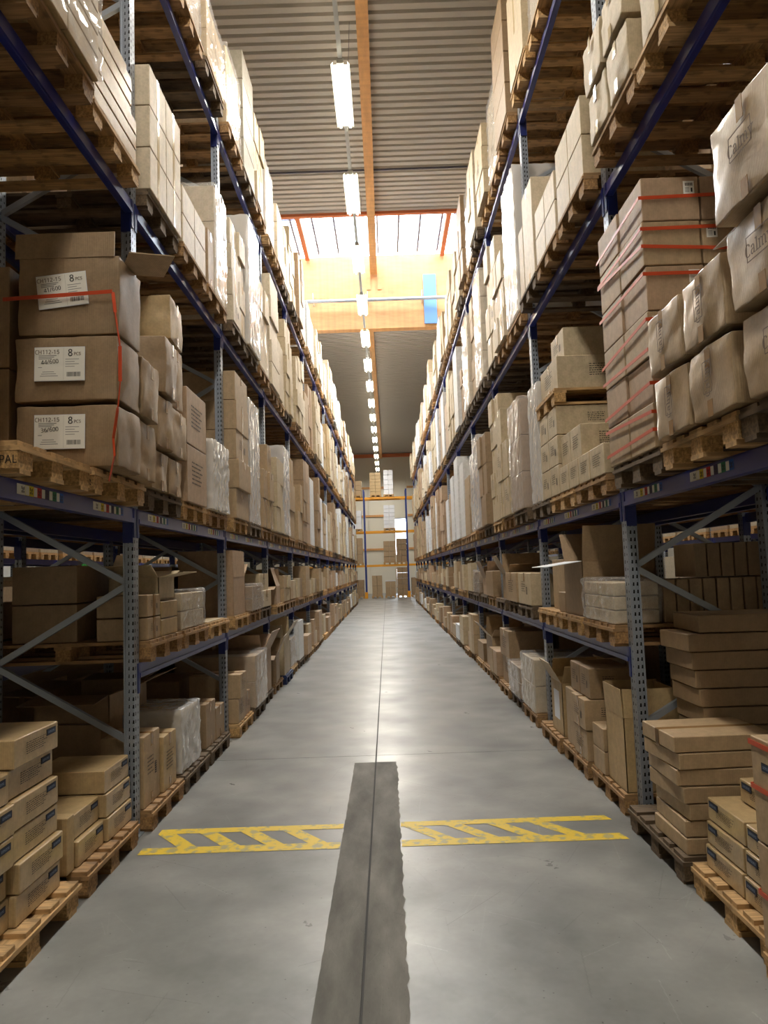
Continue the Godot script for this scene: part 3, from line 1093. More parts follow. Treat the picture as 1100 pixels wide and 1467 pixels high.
func lamp(x: float, y: float, z: float, label: String) -> void:
	var o := thing("fluorescent_fitting", label, "lamp", Vector3(x, y, z), 0.0, "fluorescent fittings over the aisles")
	put("housing", rbox(Vector3(0.1, 0.07, 1.5), 0.008), M.fitting, o, Vector3(0, 0.06, 0))
	for e in [-1.0, 1.0]:
		var t := Acc.new()
		t.tube(Vector3(e * 0.075, 0, -0.72), Vector3(e * 0.075, 0, 0.72), 0.02, 12)
		put("tube", t.mesh(), M.tube, o)
		put("reflector", bmesh(Vector3(0.05, 0.006, 1.5)), M.fitting, o, Vector3(e * 0.118, 0.03, 0), Basis(Vector3.BACK, -e * 0.9))
	var l := AreaLight3D.new()
	l.area_size = Vector2(0.24, 1.45)
	l.area_normalize_energy = true
	l.light_energy = 9.5
	l.light_color = Color(1.0, 0.972, 0.92)
	l.area_range = 60.0
	l.area_attenuation = 2.0
	l.shadow_enabled = true
	l.position = Vector3(0, -0.03, 0)
	l.rotation = Vector3(-PI / 2, 0, 0)
	o.add_child(l)


func build_lamps() -> void:
	var n := 0
	var z := -10.66 + 2.925 * 5
	while z > -56:
		lamp(-0.42, 8.8, z, "twin-tube fluorescent fitting on the trunking line over the aisle")
		n += 1
		z -= 2.925
	var tr := thing("lighting_trunking", "pale grey lighting trunking hung along the middle of the aisle", "trunking", Vector3(-0.42, 8.93, 0))
	put("rail", bmesh(Vector3(0.06, 0.06, 62)), M.trunk, tr, Vector3(0, 0, -25))
	z = 0.0
	while z > -50:
		var a := Acc.new()
		a.tube(Vector3(0, 0.03, z), Vector3(0.1, 1.9, z), 0.004, 6)
		put("suspension_wire", a.mesh(), M.frame, tr)
		z -= 5.85
	for x in [-5.6, 5.4]:
		var t2 := thing("lighting_trunking", "lighting trunking over the aisle behind the %s" % RACK[0 if x < 0 else 1], "trunking", Vector3(x, 8.93, 0))
		put("rail", bmesh(Vector3(0.06, 0.06, 28)), M.trunk, t2, Vector3(0, 0, -14))
		for q in 4:
			var a2 := Acc.new()
			a2.tube(Vector3(0, 0.03, -2.0 - q * 7.0), Vector3(0, 1.97, -2.0 - q * 7.0), 0.004, 6)
			put("suspension_wire", a2.mesh(), M.frame, t2)
		for k in 6:
			lamp(x, 8.8, -3.0 - k * 4.6, "twin-tube fluorescent fitting over the aisle behind the " + RACK[0 if x < 0 else 1])


# ---------------------------------------------------------------- loads read off the photograph
var done := {}

func hp(side: int, bay: int, lev: int, p: int, d0: float, look: String, w0 := -0.1, len := 0.8, what := "", brand := "") -> void:
	done["%d%d%d%d" % [side, bay, lev, p]] = true
	var nm: String = {"wood_new": "pale new", "wood_mid": "used brown", "wood_old": "grey weathered", "wood_blue": "blue painted"}[look]
	var o := pallet(side, d0, LEVELS[lev], w0, look, (what if what else nm + " wooden pallet") + ", " + place(side, bay, lev, p), true, len)
	if brand:
		words(brand, 0.036, M.ink, o, Vector3(0.545, 0.06, 0.07 + 0.3275 * len / 0.8 + 0.002), Basis(), false, "brand")


func stock_by_hand() -> void:
	var Y2 := 2.325
	var Y3 := 4.505
	var Y4 := 6.792
	var Y1 := 1.275
	var Y0 := 0.145
	# ---- white-label side, bay before the hatching, second shelf
	hp(0, 0, 2, 0, 2.36, "wood_mid", -0.05)
	hp(0, 0, 2, 1, 3.22, "wood_new", -0.11, 0.8, "empty pale pallet branded EPAL", "EPAL")
	hp(0, 0, 2, 2, 4.06, "wood_new", -0.11, 0.88, "pale pallet under the CH112-15 cartons", "EUR")
	for k in 3:
		carton(0, "pale", "pale film-edged carton stacked beside the empty EPAL pallet", "pale cartons beside the empty pallet", 2.46, 0.68, Y2 + 0.41 * k, 0.405, -0.08, 0.6, {"crush": 0.008, "seed": k})
	var g1 := "CH112-15 cartons"
	var chs := [["44/600", 0.375, "lowest carton of the CH112-15 stack with handwritten 36/600 on label", "36/600"], ["", 0.39, "middle carton of the CH112-15 stack with handwritten 44/600 on label", "44/600"], ["", 0.455, "topmost opened CH112-15 carton with raised flap and handwritten 41/600", "41/600"]]
	var y := Y2
	for k in 3:
		var h: float = chs[k][1]
		var o: Node3D
		if k < 2:
			o = carton(0, "brown", chs[k][2], g1, 4.12, 0.41, y, h, -0.235, 0.6, {"crush": 0.008, "bulge": 0.006, "seed": 11 + k, "tape": false, "called": "labelled_carton"})
		else:
			o = thing("labelled_carton", chs[k][2], "carton", P(0, 4.325, y, 0.055), 0.0, g1)
			put("body", rbox(Vector3(0.57, h, 0.38), 0.008, 8, 0.006, 0.005, 13, 0.3), M.brown, o, Vector3(0, h * 0.5, 0))
			put("flap", bmesh(Vector3(0.57, 0.15, 0.006)), M.brown, o, Vector3(-0.02, h + 0.07, 0.19), Basis(Vector3.RIGHT, -0.06))
			put("flap", bmesh(Vector3(0.26, 0.006, 0.3)), M.tan, o, Vector3(0.39, h + 0.02, 0.0), Basis(Vector3.BACK, 0.1) * Basis(Vector3.UP, 0.5))
		# shipping label on the side that faces along the aisle
		var lz := 0.2 + (0.016 if k < 2 else 0.005)
		var lb := Basis(Vector3.BACK, [-0.01, -0.01, 0.1][k])
		var la := Vector3(-0.03, h * 0.56, lz)
		put("shipping_label", bmesh(Vector3(0.285, 0.195, 0.002)), M.white, o, la, lb)
		var q := QuadMesh.new()
		q.size = Vector2(0.28, 0.19)
		put("label_print", q, M.label, o, la + Vector3(0, 0, 0.002), lb)
		words("CH112-15", 0.024, M.inksoft, o, la + lb * Vector3(-0.07, 0.068, 0.003), lb)
		words("8", 0.04, M.ink, o, la + lb * Vector3(0.06, 0.062, 0.003), lb)
		words("PCS", 0.018, M.inksoft, o, la + lb * Vector3(0.1, 0.056, 0.003), lb)
		words(chs[k][3], 0.024, M.ink, o, la + lb * Vector3(-0.055, 0.012, 0.003), lb * Basis(Vector3.BACK, 0.08))
		y += h + 0.004
	# the orange band over the top carton, hanging down the corner
	var st := thing("packing_strap", "loose orange strap round the topmost CH112-15 carton, hanging down its corner", "strap", P(0, 4.1, 3.1, -0.22))
	var sa := Acc.new()
	sa.bar(Vector3(-0.62, 0.2, -0.002), Vector3(0.0, 0.226, -0.002), 0.003, 0.022)
	put("band", sa.mesh(), M.orange, st, Vector3(-0.01, 0.0, 0.01), Basis())
	var sb := Acc.new()
	var pts := [Vector3(-0.02, 0.225, 0.0), Vector3(0.0, 0.1, 0.02), Vector3(0.03, -0.1, 0.03), Vector3(0.03, -0.3, 0.03), Vector3(0.02, -0.45, 0.04), Vector3(-0.01, -0.62, 0.03), Vector3(0.0, -0.72, 0.04), Vector3(-0.03, -0.86, 0.04)]
	for k in pts.size() - 1:
		var wv := 0.02 if k % 2 == 0 else 0.012
		sb.bar(pts[k], pts[k + 1], wv, 0.003)
	put("loose_end", sb.mesh(), M.orange, st, Vector3(0.01, 0, 0.0))
	carton(0, "tan", "crumpled tan carton beside the CH112-15 stack, lower of two", g1 + " neighbours", 4.55, 0.38, Y2, 0.385, -0.2, 0.55, {"crush": 0.009, "seed": 21, "tape_up": false})
	carton(0, "tan", "crumpled tan carton beside the CH112-15 stack, upper of two", g1 + " neighbours", 4.55, 0.38, Y2 + 0.39, 0.385, -0.23, 0.55, {"crush": 0.009, "seed": 22})
	for k in 2:
		carton(0, "brown", "%s plain brown carton standing deep behind the CH112-15 stack" % ["lower", "upper"][k], "cartons behind the CH112-15 stack", 4.15, 0.75, Y2 + 0.6 * k, 0.595, 0.4, 0.55, {"tape": false})
	# ---- white-label side, first bay past hatching, second shelf
	hp(0, 1, 2, 0, 5.16, "wood_old", -0.06, 0.84)
	hp(0, 1, 2, 1, 6.05, "wood_new", -0.06, 0.8)
	hp(0, 1, 2, 2, 6.94, "wood_mid", -0.06, 0.8)
	var w1 := ", " + place(0, 1, 2, 0)
	var cr := [[5.15, 0.38, 0.0, 0.3, -0.11, "tan"], [5.55, 0.4, 0.0, 0.3, -0.1, "tan"], [5.15, 0.38, 0.306, 0.38, -0.15, "tan"], [5.55, 0.45, 0.306, 0.38, -0.13, "tan"], [5.18, 0.41, 0.692, 0.43, -0.18, "brown"], [5.61, 0.39, 0.692, 0.51, -0.1, "tan"], [5.59, 0.44, 1.208, 0.37, -0.1, "gold"]]
	for k in cr.size():
		var c: Array = cr[k]
		carton(0, c[5], "crumpled sagging carton, %s, in the leaning stack behind the CH112-15 cartons" % ["bottom layer by the upright", "bottom layer", "second layer by the upright", "second layer", "strapped in third layer", "third layer", "on top"][k], "crumpled cartons in one stack", c[0], c[1], Y2 + c[2], c[3], c[4], 0.58, {"crush": 0.009, "bulge": 0.007, "seed": 30 + k, "turn": [0, 2, -2, 1, 4, -2, 3][k]})
	for k in 2:
		carton(0, "rosy", "tall printed carton, %s of two, " % ["lower", "upper"][k] + place(0, 1, 2, 1), "tall printed cartons", 6.07, 0.66, Y2 + 0.485 * k, 0.48, -0.1, 0.74, {"print": 0, "tape": false})
	for k in 3:
		carton(0, "brown", "plain brown carton at the rack's depth, " + place(0, 1, 2, 0), "deep cartons of the first bay", 5.18, 0.75, Y2 + 0.4 * k, 0.395, 0.5, 0.5, {"tape": false})
	wrapped(0, "pale", "bulky load in white stretch film, " + place(0, 1, 2, 2), "film-wrapped loads", 6.96, 0.72, Y2, 0.68, -0.11, 0.8, 2, "filmwhite")
	# ---- white-label side, third shelf
	hp(0, 0, 3, 0, 2.37, "wood_mid", -0.1)
	hp(0, 0, 3, 1, 3.2, "wood_mid", -0.14)
	hp(0, 0, 3, 2, 4.1, "wood_new", -0.1)
	wrapped(0, "gold", "glossy film-wrapped flat cartons, " + place(0, 0, 3, 1), "film-wrapped loads", 3.16, 0.86, Y3, 0.7, -0.2, 1.1, 5)
	for k in 7:
		carton(0, "goldfilm", "long flat carton, %s of the stepped pile, third shelf, %s" % [NTH[k], RACK[0]], "flat cartons in a stepped pile", 4.12, 0.74, Y3 + 0.104 * k, 0.102, -0.1 - 0.012 * (k % 3) + 0.01 * k, 0.9, {"tape": false, "called": "flat_carton"})
	hp(0, 1, 3, 0, 5.16, "wood_old", -0.07)
	hp(0, 1, 3, 1, 6.02, "wood_mid")
	hp(0, 1, 3, 2, 6.9, "wood_mid")
	for r in 3:
		for c in 2:
			carton(0, "pale", "cream carton with taped seam, %s layer of the six-carton block, third shelf" % ["lowest", "middle", "top"][r], "cream cartons in a block", 5.16 + 0.41 * c, 0.405, Y3 + 0.318 * r, 0.316, -0.1, 0.58, {"tape_up": true, "tape_look": "cleartape"})
	for r in 2:
		for c in 2:
			carton(0, "pale", "smooth cream carton in a low two-by-two block, " + place(0, 1, 3, 1), "cream cartons in a low block", 6.02 + 0.4 * c, 0.395, Y3 + 0.25 * r, 0.248, -0.1, 0.58, {"tape": false})
	carton(0, "tan", "upright tan carton, " + place(0, 1, 3, 2), "", 6.91, 0.26, Y3, 0.55, -0.1, 0.5, {})
	wrapped(0, "pale", "shiny film-wrapped cream stack, " + place(0, 1, 3, 2), "film-wrapped loads", 7.19, 0.5, Y3, 1.15, -0.12, 0.9, 3, "film", 1)
	# ---- white-label side, top shelf: grey lettered cartons in the second bay
	hp(0, 2, 4, 0, 7.98, "wood_mid")
	hp(0, 2, 4, 1, 8.9, "wood_old")
	wrapped(0, "gold", "tall golden film-wrapped stack, " + place(0, 2, 4, 0), "film-wrapped loads", 7.98, 0.78, Y4, 0.95, -0.1, 1.0, 3)
	for k in 4:
		carton(0, "grey", "grey carton lettered on its end, %s of four, top shelf" % NTH[k], "grey lettered cartons", 8.92, 0.76, Y4 + 0.39 * k, 0.385, -0.1, 0.62, {"word": "Knaus", "word_h": 0.09, "word_near": true, "tape": false})
	hp(0, 1, 4, 1, 6.0, "wood_mid")
	hp(0, 1, 4, 2, 6.9, "wood_old")
	wrapped(0, "gold", "golden film-wrapped stack, " + place(0, 1, 4, 2), "film-wrapped loads", 6.9, 0.8, Y4, 0.62, -0.14, 1.0, 2)
	wrapped(0, "tan", "low film-wrapped stack, " + place(0, 1, 4, 1), "film-wrapped loads", 6.0, 0.8, Y4, 0.6, -0.1, 1.0, 2)
	# ---- white-label side, first shelf, first bay
	hp(0, 1, 1, 0, 5.15, "wood_mid", -0.07)
	hp(0, 1, 1, 1, 6.02, "wood_mid", -0.07)
	hp(0, 1, 1, 2, 6.9, "wood_new", -0.07)
	var w2 := place(0, 1, 1, 0)
	for k in 2:
		carton(0, "tan", "small marked tan carton, " + w2, "small marked cartons on the first shelf", 5.17, 0.3, Y1 + 0.16 * k, 0.155, -0.05, 0.36, {"print": 1})
		carton(0, "gold", "narrow kraft carton, " + w2, "small marked cartons on the first shelf", 5.49, 0.42, Y1 + 0.13 * k, 0.125, -0.05, 0.4, {"tape": false})
	open_carton(0, "beige", "opened carton with pale flap spread over small marked cartons, first shelf", "", 5.5, 0.4, Y1 + 0.265, 0.17, -0.03, 0.38, [80, -20, 62, 75])
	wrapped(0, "beige", "low load glistening in stretch film, " + place(0, 1, 1, 1), "film-wrapped loads", 6.03, 0.78, Y1, 0.32, -0.06, 0.8, 2)
	tag(put("cardboard_sheet", rbox(Vector3(0.9, 0.008, 0.7), 0.003), M.beige, self, P(0, 7.3, Y1 + 0.0045, 0.42)), "flat cardboard sheet lying on an otherwise empty pallet, " + RACK[0], "sheet")
	for k in 2:
		carton(0, "brown", "%s big brown carton deep on the first shelf, %s" % [["lower", "upper"][k], RACK[0]], "big brown cartons deep on the first shelf", 5.2, 0.72, Y1 + 0.27 * k, 0.265, 0.45, 0.46, {"tape": false})
	# ---- white-label side, floor, first bay
	hp(0, 1, 0, 0, 5.15, "wood_mid", -0.07)
	hp(0, 1, 0, 1, 5.99, "wood_old", -0.07)
	hp(0, 1, 0, 2, 6.85, "wood_old", -0.07)
	carton(0, "tan", "upright tan carton with printed square on floor pallet past the hatching", "", 5.16, 0.36, Y0, 0.48, -0.02, 0.3, {"print": 1})
	carton(0, "gold", "upright kraft carton with printed lines beside the film-wrapped sacks", "", 5.54, 0.33, Y0, 0.4, -0.04, 0.36, {"print": 0})
	wrapped(0, "beige", "sagging load in loose white film on the floor pallet", "film-wrapped loads", 6.0, 0.6, Y0, 0.5, -0.05, 0.7, 4, "filmwhite", 1)
	open_carton(0, "brown", "opened long carton lying high above the floor pallets with bright flap", "", 5.5, 0.85, Y0 + 0.52, 0.2, 0.34, 0.56, [72, 88, 95, 85])
	carton(0, "brown", "plain carton holding up the opened long carton", "", 5.5, 0.45, Y0, 0.515, 0.4, 0.5, {"tape": false})
	for k in 2:
		carton(0, "brown", "brown carton on the dark floor pallet near the third upright", "brown cartons on dark floor pallet", 6.86 + 0.39 * k, 0.37, Y0, 0.4 - 0.1 * k, -0.03, 0.45, {})
	# ---- white-label side, floor before the hatching: printed cartons
	hp(0, 0, 0, 1, 3.0, "wood_new", -0.05, 1.03)
	hp(0, 0, 0, 2, 4.12, "wood_mid", -0.05, 0.83)
	var rng := RandomNumberGenerator.new()
	rng.seed = 77
	for c in 2:
		for r in (6 if c == 0 else 5):
			carton(0, "goldfilm", "kraft carton with navy badge, %s of the tallest floor stack, %s column" % [NTH[r], ["higher", "lower"][c]], "badged cartons in the tallest floor stack", 3.49 - 0.475 * c + rng.randf_range(-0.01, 0.01), 0.465, Y0 + 0.139 * r, 0.137, 0.0 + rng.randf_range(0, 0.06), 0.36, {"badge": 1, "print": 0, "tape": false, "called": "badged_carton"})
	for c in 2:
		for r in (6 if c == 0 else 5):
			carton(0, "goldfilm", "badged kraft carton in the inner row of the tallest floor stack", "badged cartons, inner row", 3.49 - 0.475 * c, 0.465, Y0 + 0.139 * r, 0.137, 0.44, 0.4, {"tape": false, "called": "badged_carton"})
	for r in 3:
		carton(0, "goldfilm", "badged kraft carton, %s of three in the stack right beside the upright" % ["lowest", "middle", "topmost"][r], "badged cartons beside the upright", 4.56, 0.42, Y0 + 0.139 * r, 0.137, 0.0 + 0.01 * r, 0.46, {"badge": 1, "print": 0, "tape": false, "called": "badged_carton"})
	for r in 2:
		carton(0, "goldfilm", "badged kraft carton, %s of the two-high stack between taller ones" % ["lower", "upper"][r], "badged cartons, two high", 4.18, 0.37, Y0 + 0.139 * r, 0.137, 0.02 + 0.03 * r, 0.42, {"badge": 1, "print": 0, "tape": false, "called": "badged_carton"})
	carton(0, "gold", "slim kraft carton standing on edge before the two-high badged stack", "", 4.06, 0.1, Y0, 0.3, 0.03, 0.42, {"tape": false})

	# ---- orange-strap side, bay before hatching, second shelf
	hp(1, 0, 2, 0, 2.37, "wood_old", -0.12, 0.72)
	hp(1, 0, 2, 1, 3.1, "wood_new", -0.13, 0.86)
	hp(1, 0, 2, 2, 4.02, "wood_old", -0.11, 0.86)
	for r in 3:
		carton(1, "tanfilm", "big crumpled carton, %s in the leaning pile beside the framed-logo cartons" % ["lowest", "middle", "topmost"][r], "big crumpled cartons in the leaning pile", 2.38, 0.58, Y2 + [0.0, 0.35, 0.71][r], [0.345, 0.355, 0.42][r], [-0.17, -0.21, -0.25][r], 0.62, {"crush": 0.008, "bulge": 0.007, "seed": 50 + r, "word": "Calmy", "word_h": 0.05, "framed": true, "tape_up": false})
	for c in 2:
		for r in 2:
			carton(1, "tanfilm", "bulging film-covered framed-logo carton, %s layer of the block of four, %s" % [["lower", "upper"][r], ["by the strapped stack", "by the leaning pile"][c]], "framed-logo cartons, block of four", 3.47 - 0.455 * c, 0.445, Y2 + 0.335 * r, 0.332, -0.18 - 0.02 * r, 0.55, {"crush": 0.008, "bulge": 0.007, "seed": 60 + c * 2 + r, "word": "Calmy", "word_h": 0.042, "word_turn": true, "framed": true})
	carton(1, "gold", "tan carton with logo standing behind the framed-logo block, lower", "", 3.4, 0.5, Y2, 0.66, 0.4, 0.5, {"tape": false})
	open_carton(1, "gold", "opened carton with a bent white flap above the framed-logo block", "", 3.42, 0.46, Y2 + 0.665, 0.42, 0.38, 0.45, [105, -30, 20, 40], 0.0, 0)
	var sc := place(1, 0, 2, 2)
	for r in 6:
		for c in 4:
			var far_col := c == 3
			carton(1, "rosy" if r % 2 else "tan", "orange-strapped carton, %s layer of the tall square stack, %s" % [NTH[r], "hindmost column" if far_col else ["aisle column", "middle column", "inner column"][c]], "orange-strapped cartons", 4.48 if far_col else 4.06, 0.41, Y2 + 0.258 * r, 0.256, -0.13 if far_col else -0.13 + 0.335 * c + 0.008 * (r % 2), 0.333, {"tape": false, "called": "strapped_carton"} if far_col or (r + c) % 3 == 1 else {"tape": false, "called": "strapped_carton", "small": 1.0 if r % 2 else -1.0})
	for k in 9:
		var yy: float = [0.1, 0.2, 0.36, 0.55, 0.72, 0.98, 1.14, 1.24, 1.42][k]
		var tl: float = [0.02, -0.02, 0.03, 0.0, 0.04, 0.0, -0.05, 0.01, 0.02][k]
		var so := thing("packing_strap", "orange strap drawn round the tall square stack of strapped cartons", "strap", P(1, 4.05, Y2 + yy, -0.14), 0.0, "orange straps round the stack")
		var a1 := Acc.new()
		a1.bar(Vector3(0, 0, 0.0), Vector3(1.0, tl, 0.0), 0.003, 0.02)
		put("front_run", a1.mesh(), M.orange, so)
		var a2 := Acc.new()
		a2.bar(Vector3(-0.001, 0, 0), Vector3(-0.001, -tl * 1.5, -0.85), 0.003, 0.02)
		put("aisle_run", a2.mesh(), M.orange, so)
	# ---- orange-strap side, first bay, second shelf
	hp(1, 1, 2, 0, 5.15, "wood_mid", -0.08, 0.84)
	hp(1, 1, 2, 1, 6.04, "wood_new", -0.08, 0.86)
	hp(1, 1, 2, 2, 6.95, "wood_old", -0.08, 0.82)
	var fr := [[5.15, 0.37], [5.53, 0.32], [5.86, 0.3], [6.17, 0.32]]
	for q in fr:
		carton(1, "beige", "small beige carton with printed lines in single row beside the orange-strapped stack", "small printed beige cartons in a row", q[0], q[1], Y2, 0.22, -0.09, 0.3, {"print": 0, "tape": false})
	for k in 2:
		carton(1, "beige", "beige printed carton behind and above the single front row", "beige cartons above the row", 5.8 + 0.34 * k, 0.335, Y2 + 0.224, 0.26, -0.07, 0.5, {"print": 0, "print_near": true, "tape": false})
	for r in 3:
		for c in 2:
			carton(1, "beige", "beige printed carton, %s layer under the pallet set high in the stack" % ["lowest", "middle", "top"][r], "beige cartons under the raised pallet", 6.5 + 0.36 * c, 0.355, Y2 + 0.262 * r, 0.26, -0.09, 0.8, {"print": 1, "print_near": c == 0, "tape": false})
	pallet(1, 6.47, Y2 + 0.788, -0.1, "wood_new", "pale wooden pallet set high between beige printed cartons", true, 0.78)
	carton(1, "beige", "broad beige printed carton on the raised pallet", "", 6.5, 0.7, Y2 + 0.934, 0.3, -0.06, 0.85, {"print": 0, "print_near": true})
	carton(1, "beige", "topmost beige carton standing over the raised pallet", "", 6.54, 0.5, Y2 + 1.236, 0.27, 0.02, 0.8, {"print": 1})
	wrapped(1, "pale", "tall narrow stack in ribbed white film, " + place(1, 1, 2, 2), "film-wrapped loads", 7.28, 0.5, Y2, 1.2, -0.09, 0.9, 4, "filmwhite", 1)
	for k in 3:
		carton(1, "brown", "plain brown carton at the rack's depth, " + place(1, 1, 2, 0), "deep cartons of the strapped side", 5.18, 0.6, Y2 + 0.4 * k, 0.395, 0.46, 0.46, {"tape": false})
	# ---- orange-strap side, third shelf
	hp(1, 0, 3, 0, 2.37, "wood_new", -0.12)
	hp(1, 0, 3, 1, 3.19, "wood_new", -0.13)
	hp(1, 0, 3, 2, 4.02, "wood_mid", -0.13, 0.84)
	carton(1, "beige", "tall beige taped carton, " + place(1, 0, 3, 1), "", 3.35, 0.55, Y3, 0.8, -0.14, 0.6, {"tape_up": true, "tape_look": "cleartape", "crush": 0.008, "seed": 4})
	carton(1, "beige", "tall beige taped carton, " + place(1, 0, 3, 0), "", 2.4, 0.6, Y3, 0.8, -0.14, 0.6, {"tape_up": true, "tape_look": "cleartape"})
	for r in 2:
		for c in 2:
			carton(1, "beige", "bulging beige taped carton, %s layer, " % ["lower", "upper"][r] + place(1, 0, 3, 2), "bulging beige cartons", 4.04 + 0.415 * c, 0.405, Y3 + 0.34 * r, 0.337, -0.16 - 0.02 * r, 0.55, {"crush": 0.008, "bulge": 0.007, "seed": 70 + r * 2 + c, "tape_look": "cleartape"})
	hp(1, 1, 3, 0, 5.15, "wood_mid", -0.12)
	hp(1, 1, 3, 1, 6.02, "wood_mid", -0.12)
	hp(1, 1, 3, 2, 6.9, "wood_old", -0.12)
	for r in 2:
		for c in 2:
			carton(1, "beige", "square beige carton, %s layer, " % ["lower", "upper"][r] + place(1, 1, 3, 0), "square beige cartons", 5.16 + 0.4 * c, 0.395, Y3 + 0.3 * r, 0.298, -0.12, 0.6, {"tape": false})
			carton(1, "pale", "smooth cream carton, %s layer, " % ["lower", "upper"][r] + place(1, 1, 3, 1), "smooth cream cartons", 6.03 + 0.4 * c, 0.39, Y3 + 0.26 * r, 0.258, -0.12, 0.6, {"tape": false})
	carton(1, "pale", "tall shiny cream carton, " + place(1, 1, 3, 2), "", 6.92, 0.48, Y3, 0.95, -0.12, 0.6, {"tape_look": "cleartape"})
	carton(1, "beige", "slim cream carton, " + place(1, 1, 3, 2), "", 7.42, 0.24, Y3, 0.7, -0.12, 0.6, {"tape": false})
	# ---- orange-strap side, top shelf: brown lettered cartons
	hp(1, 2, 4, 0, 7.98, "wood_mid")
	for k in 4:
		carton(1, "brown", "brown carton with bold lettering on its end, %s of four, top shelf" % NTH[k], "brown lettered cartons", 8.0, 0.78, Y4 + 0.37 * k, 0.365, -0.12, 0.62, {"word": "Knaus", "word_h": 0.09, "word_near": true, "tape": false})
	# ---- orange-strap side, first shelf, first bay
	hp(1, 1, 1, 0, 5.13, "wood_mid", -0.09)
	hp(1, 1, 1, 1, 6.0, "wood_new", -0.09)
	hp(1, 1, 1, 2, 6.88, "wood_new", -0.09)
	wrapped(1, "beige", "low square load in silvery stretch film at the upright, first shelf", "film-wrapped loads", 5.14, 0.8, Y1, 0.31, -0.1, 0.36, 3)
	for k in 9:
		carton(1, "tan", "narrow upright carton in the lower row behind the silvery wrapped load", "narrow upright cartons, lower row", 5.2, 0.4, Y1, 0.3, 0.28 + 0.094 * k, 0.092, {"tape": false, "called": "narrow_carton"})
	for k in 6:
		carton(1, "brown", "narrow upright carton in the upper row behind the silvery wrapped load", "narrow upright cartons, upper row", 5.22, 0.38, Y1 + 0.305, 0.24, 0.52 + 0.094 * k, 0.092, {"tape": false, "called": "narrow_carton"})
	open_carton(1, "brown", "big opened carton with white flap hanging out over the first shelf", "", 6.02, 0.62, Y1, 0.45, -0.06, 0.6, [98, -30, 12, 30], 0.0, 0)  # aisle flap: white colour paints in the light falling on beige board
	carton(1, "brown", "small brown carton beside the big opened one on the first shelf", "", 6.68, 0.26, Y1, 0.18, -0.05, 0.3, {"tape": false})
	var rc := carton(1, "tan", "tall tan carton with red corner mark on the first shelf", "", 6.96, 0.5, Y1, 0.48, 0.02, 0.55, {"tape": false})
	put("corner_mark", bmesh(Vector3(0.1, 0.08, 0.002)), M.red, rc, Vector3(-0.215, 0.43, 0.249))
	# ---- orange-strap side, floor, first bay
	hp(1, 1, 0, 0, 5.15, "wood_mid", -0.08, 0.8)
	hp(1, 1, 0, 1, 6.0, "wood_mid", -0.1, 0.8)
	hp(1, 1, 0, 2, 6.86, "wood_mid", -0.12, 0.8)
	open_carton(1, "gold", "tall opened carton with raised flap at the end of the floor row", "", 5.16, 0.42, Y0, 0.5, -0.06, 0.4, [3, -10, -6, 4])
	for r in 2:
		carton(1, "tan", "small tan carton, %s of two, beside the tall opened carton" % ["lower", "upper"][r], "small tan cartons, two high", 5.6, 0.3, Y0 + 0.17 * r, 0.168, -0.08, 0.34, {"tape": false})
	carton(1, "tan", "printed tan carton on the small pair's neighbour pallet, lower", "", 6.0, 0.42, Y0, 0.24, -0.1, 0.45, {"print": 0})
	carton(1, "tan", "printed tan carton with shipping marks, middle of its stack", "", 5.98, 0.44, Y0 + 0.243, 0.24, -0.11, 0.45, {"print": 1, "print_near": true})
	for k in 2:
		carton(1, "brown", "square brown carton with dark pictograms atop the printed floor stack", "square brown cartons with pictograms", 5.98 + 0.31 * k, 0.305, Y0 + 0.486, 0.24, -0.06, 0.36, {"print": 1, "print_near": true, "tape": false})
	carton(1, "tan", "tan carton under the pictogram cartons at the pallet's far end", "", 6.44, 0.3, Y0, 0.482, -0.08, 0.45, {"tape": false})
	var wl := open_carton(1, "gold", "opened pale carton with white side label on the floor", "", 6.88, 0.45, Y0, 0.48, -0.08, 0.5, [30, -20, 40, -30])
	put("side_label", bmesh(Vector3(0.003, 0.26, 0.2)), M.white, wl, Vector3(-0.248, 0.26, 0.0))
	# ---- orange-strap side, floor before the hatching
	hp(1, 0, 0, 2, 4.04, "wood_old", -0.12, 0.9)
	hp(1, 0, 0, 1, 3.15, "wood_new", -0.1, 0.84)
	hp(1, 0, 0, 0, 2.37, "wood_new", -0.16, 0.76)
	for r in 7:
		carton(1, "tan", "flat tan carton, %s in the twisted pile before the hatching" % (NTH[r] if r < 6 else "topmost"), "flat cartons in the lower pile", 4.07, 0.46, Y0 + 0.0885 * r, 0.087, -0.1 + [0.0, 0.01, 0.02, -0.01, -0.02, -0.03, -0.04][r], 0.56, {"turn": [1, -1, 2, 3, -1, 4, 2][r] * 1.0, "called": "flat_carton", "tape": r == 6})
	for r in 11:
		carton(1, "brown", "flat brown carton, %s in the taller pile behind the twisted one" % NTH[r], "flat cartons in the taller pile", 4.58, 0.43, Y0 + 0.111 * r, 0.109, 0.2 + [0.1, 0.08, 0.06, 0.09, 0.06, 0.05, 0.03, 0.02, 0.0, -0.03, 0.06][r], 0.72, {"turn": [0, 1, -1, 0, 2, 0, 1, -1, 0, 2, -1][r] * 1.0, "called": "flat_carton", "tape": false})
	for c in 2:
		for r in 3:
			carton(1, "goldfilm", "low badged carton, %s layer on pale floor pallet opposite the tallest stack" % ["lowest", "middle", "top"][r], "low badged cartons", 3.54 - 0.41 * c, 0.4, Y0 + 0.115 * r, 0.113, -0.05 + 0.012 * r, 0.34, {"badge": 1, "print": 0, "tape": false, "called": "badged_carton"})
	carton(1, "goldfilm", "single badged carton lying atop the low badged block", "", 3.42, 0.42, Y0 + 0.348, 0.113, 0.1, 0.34, {"badge": 1, "print": 0, "tape": false, "called": "badged_carton"})
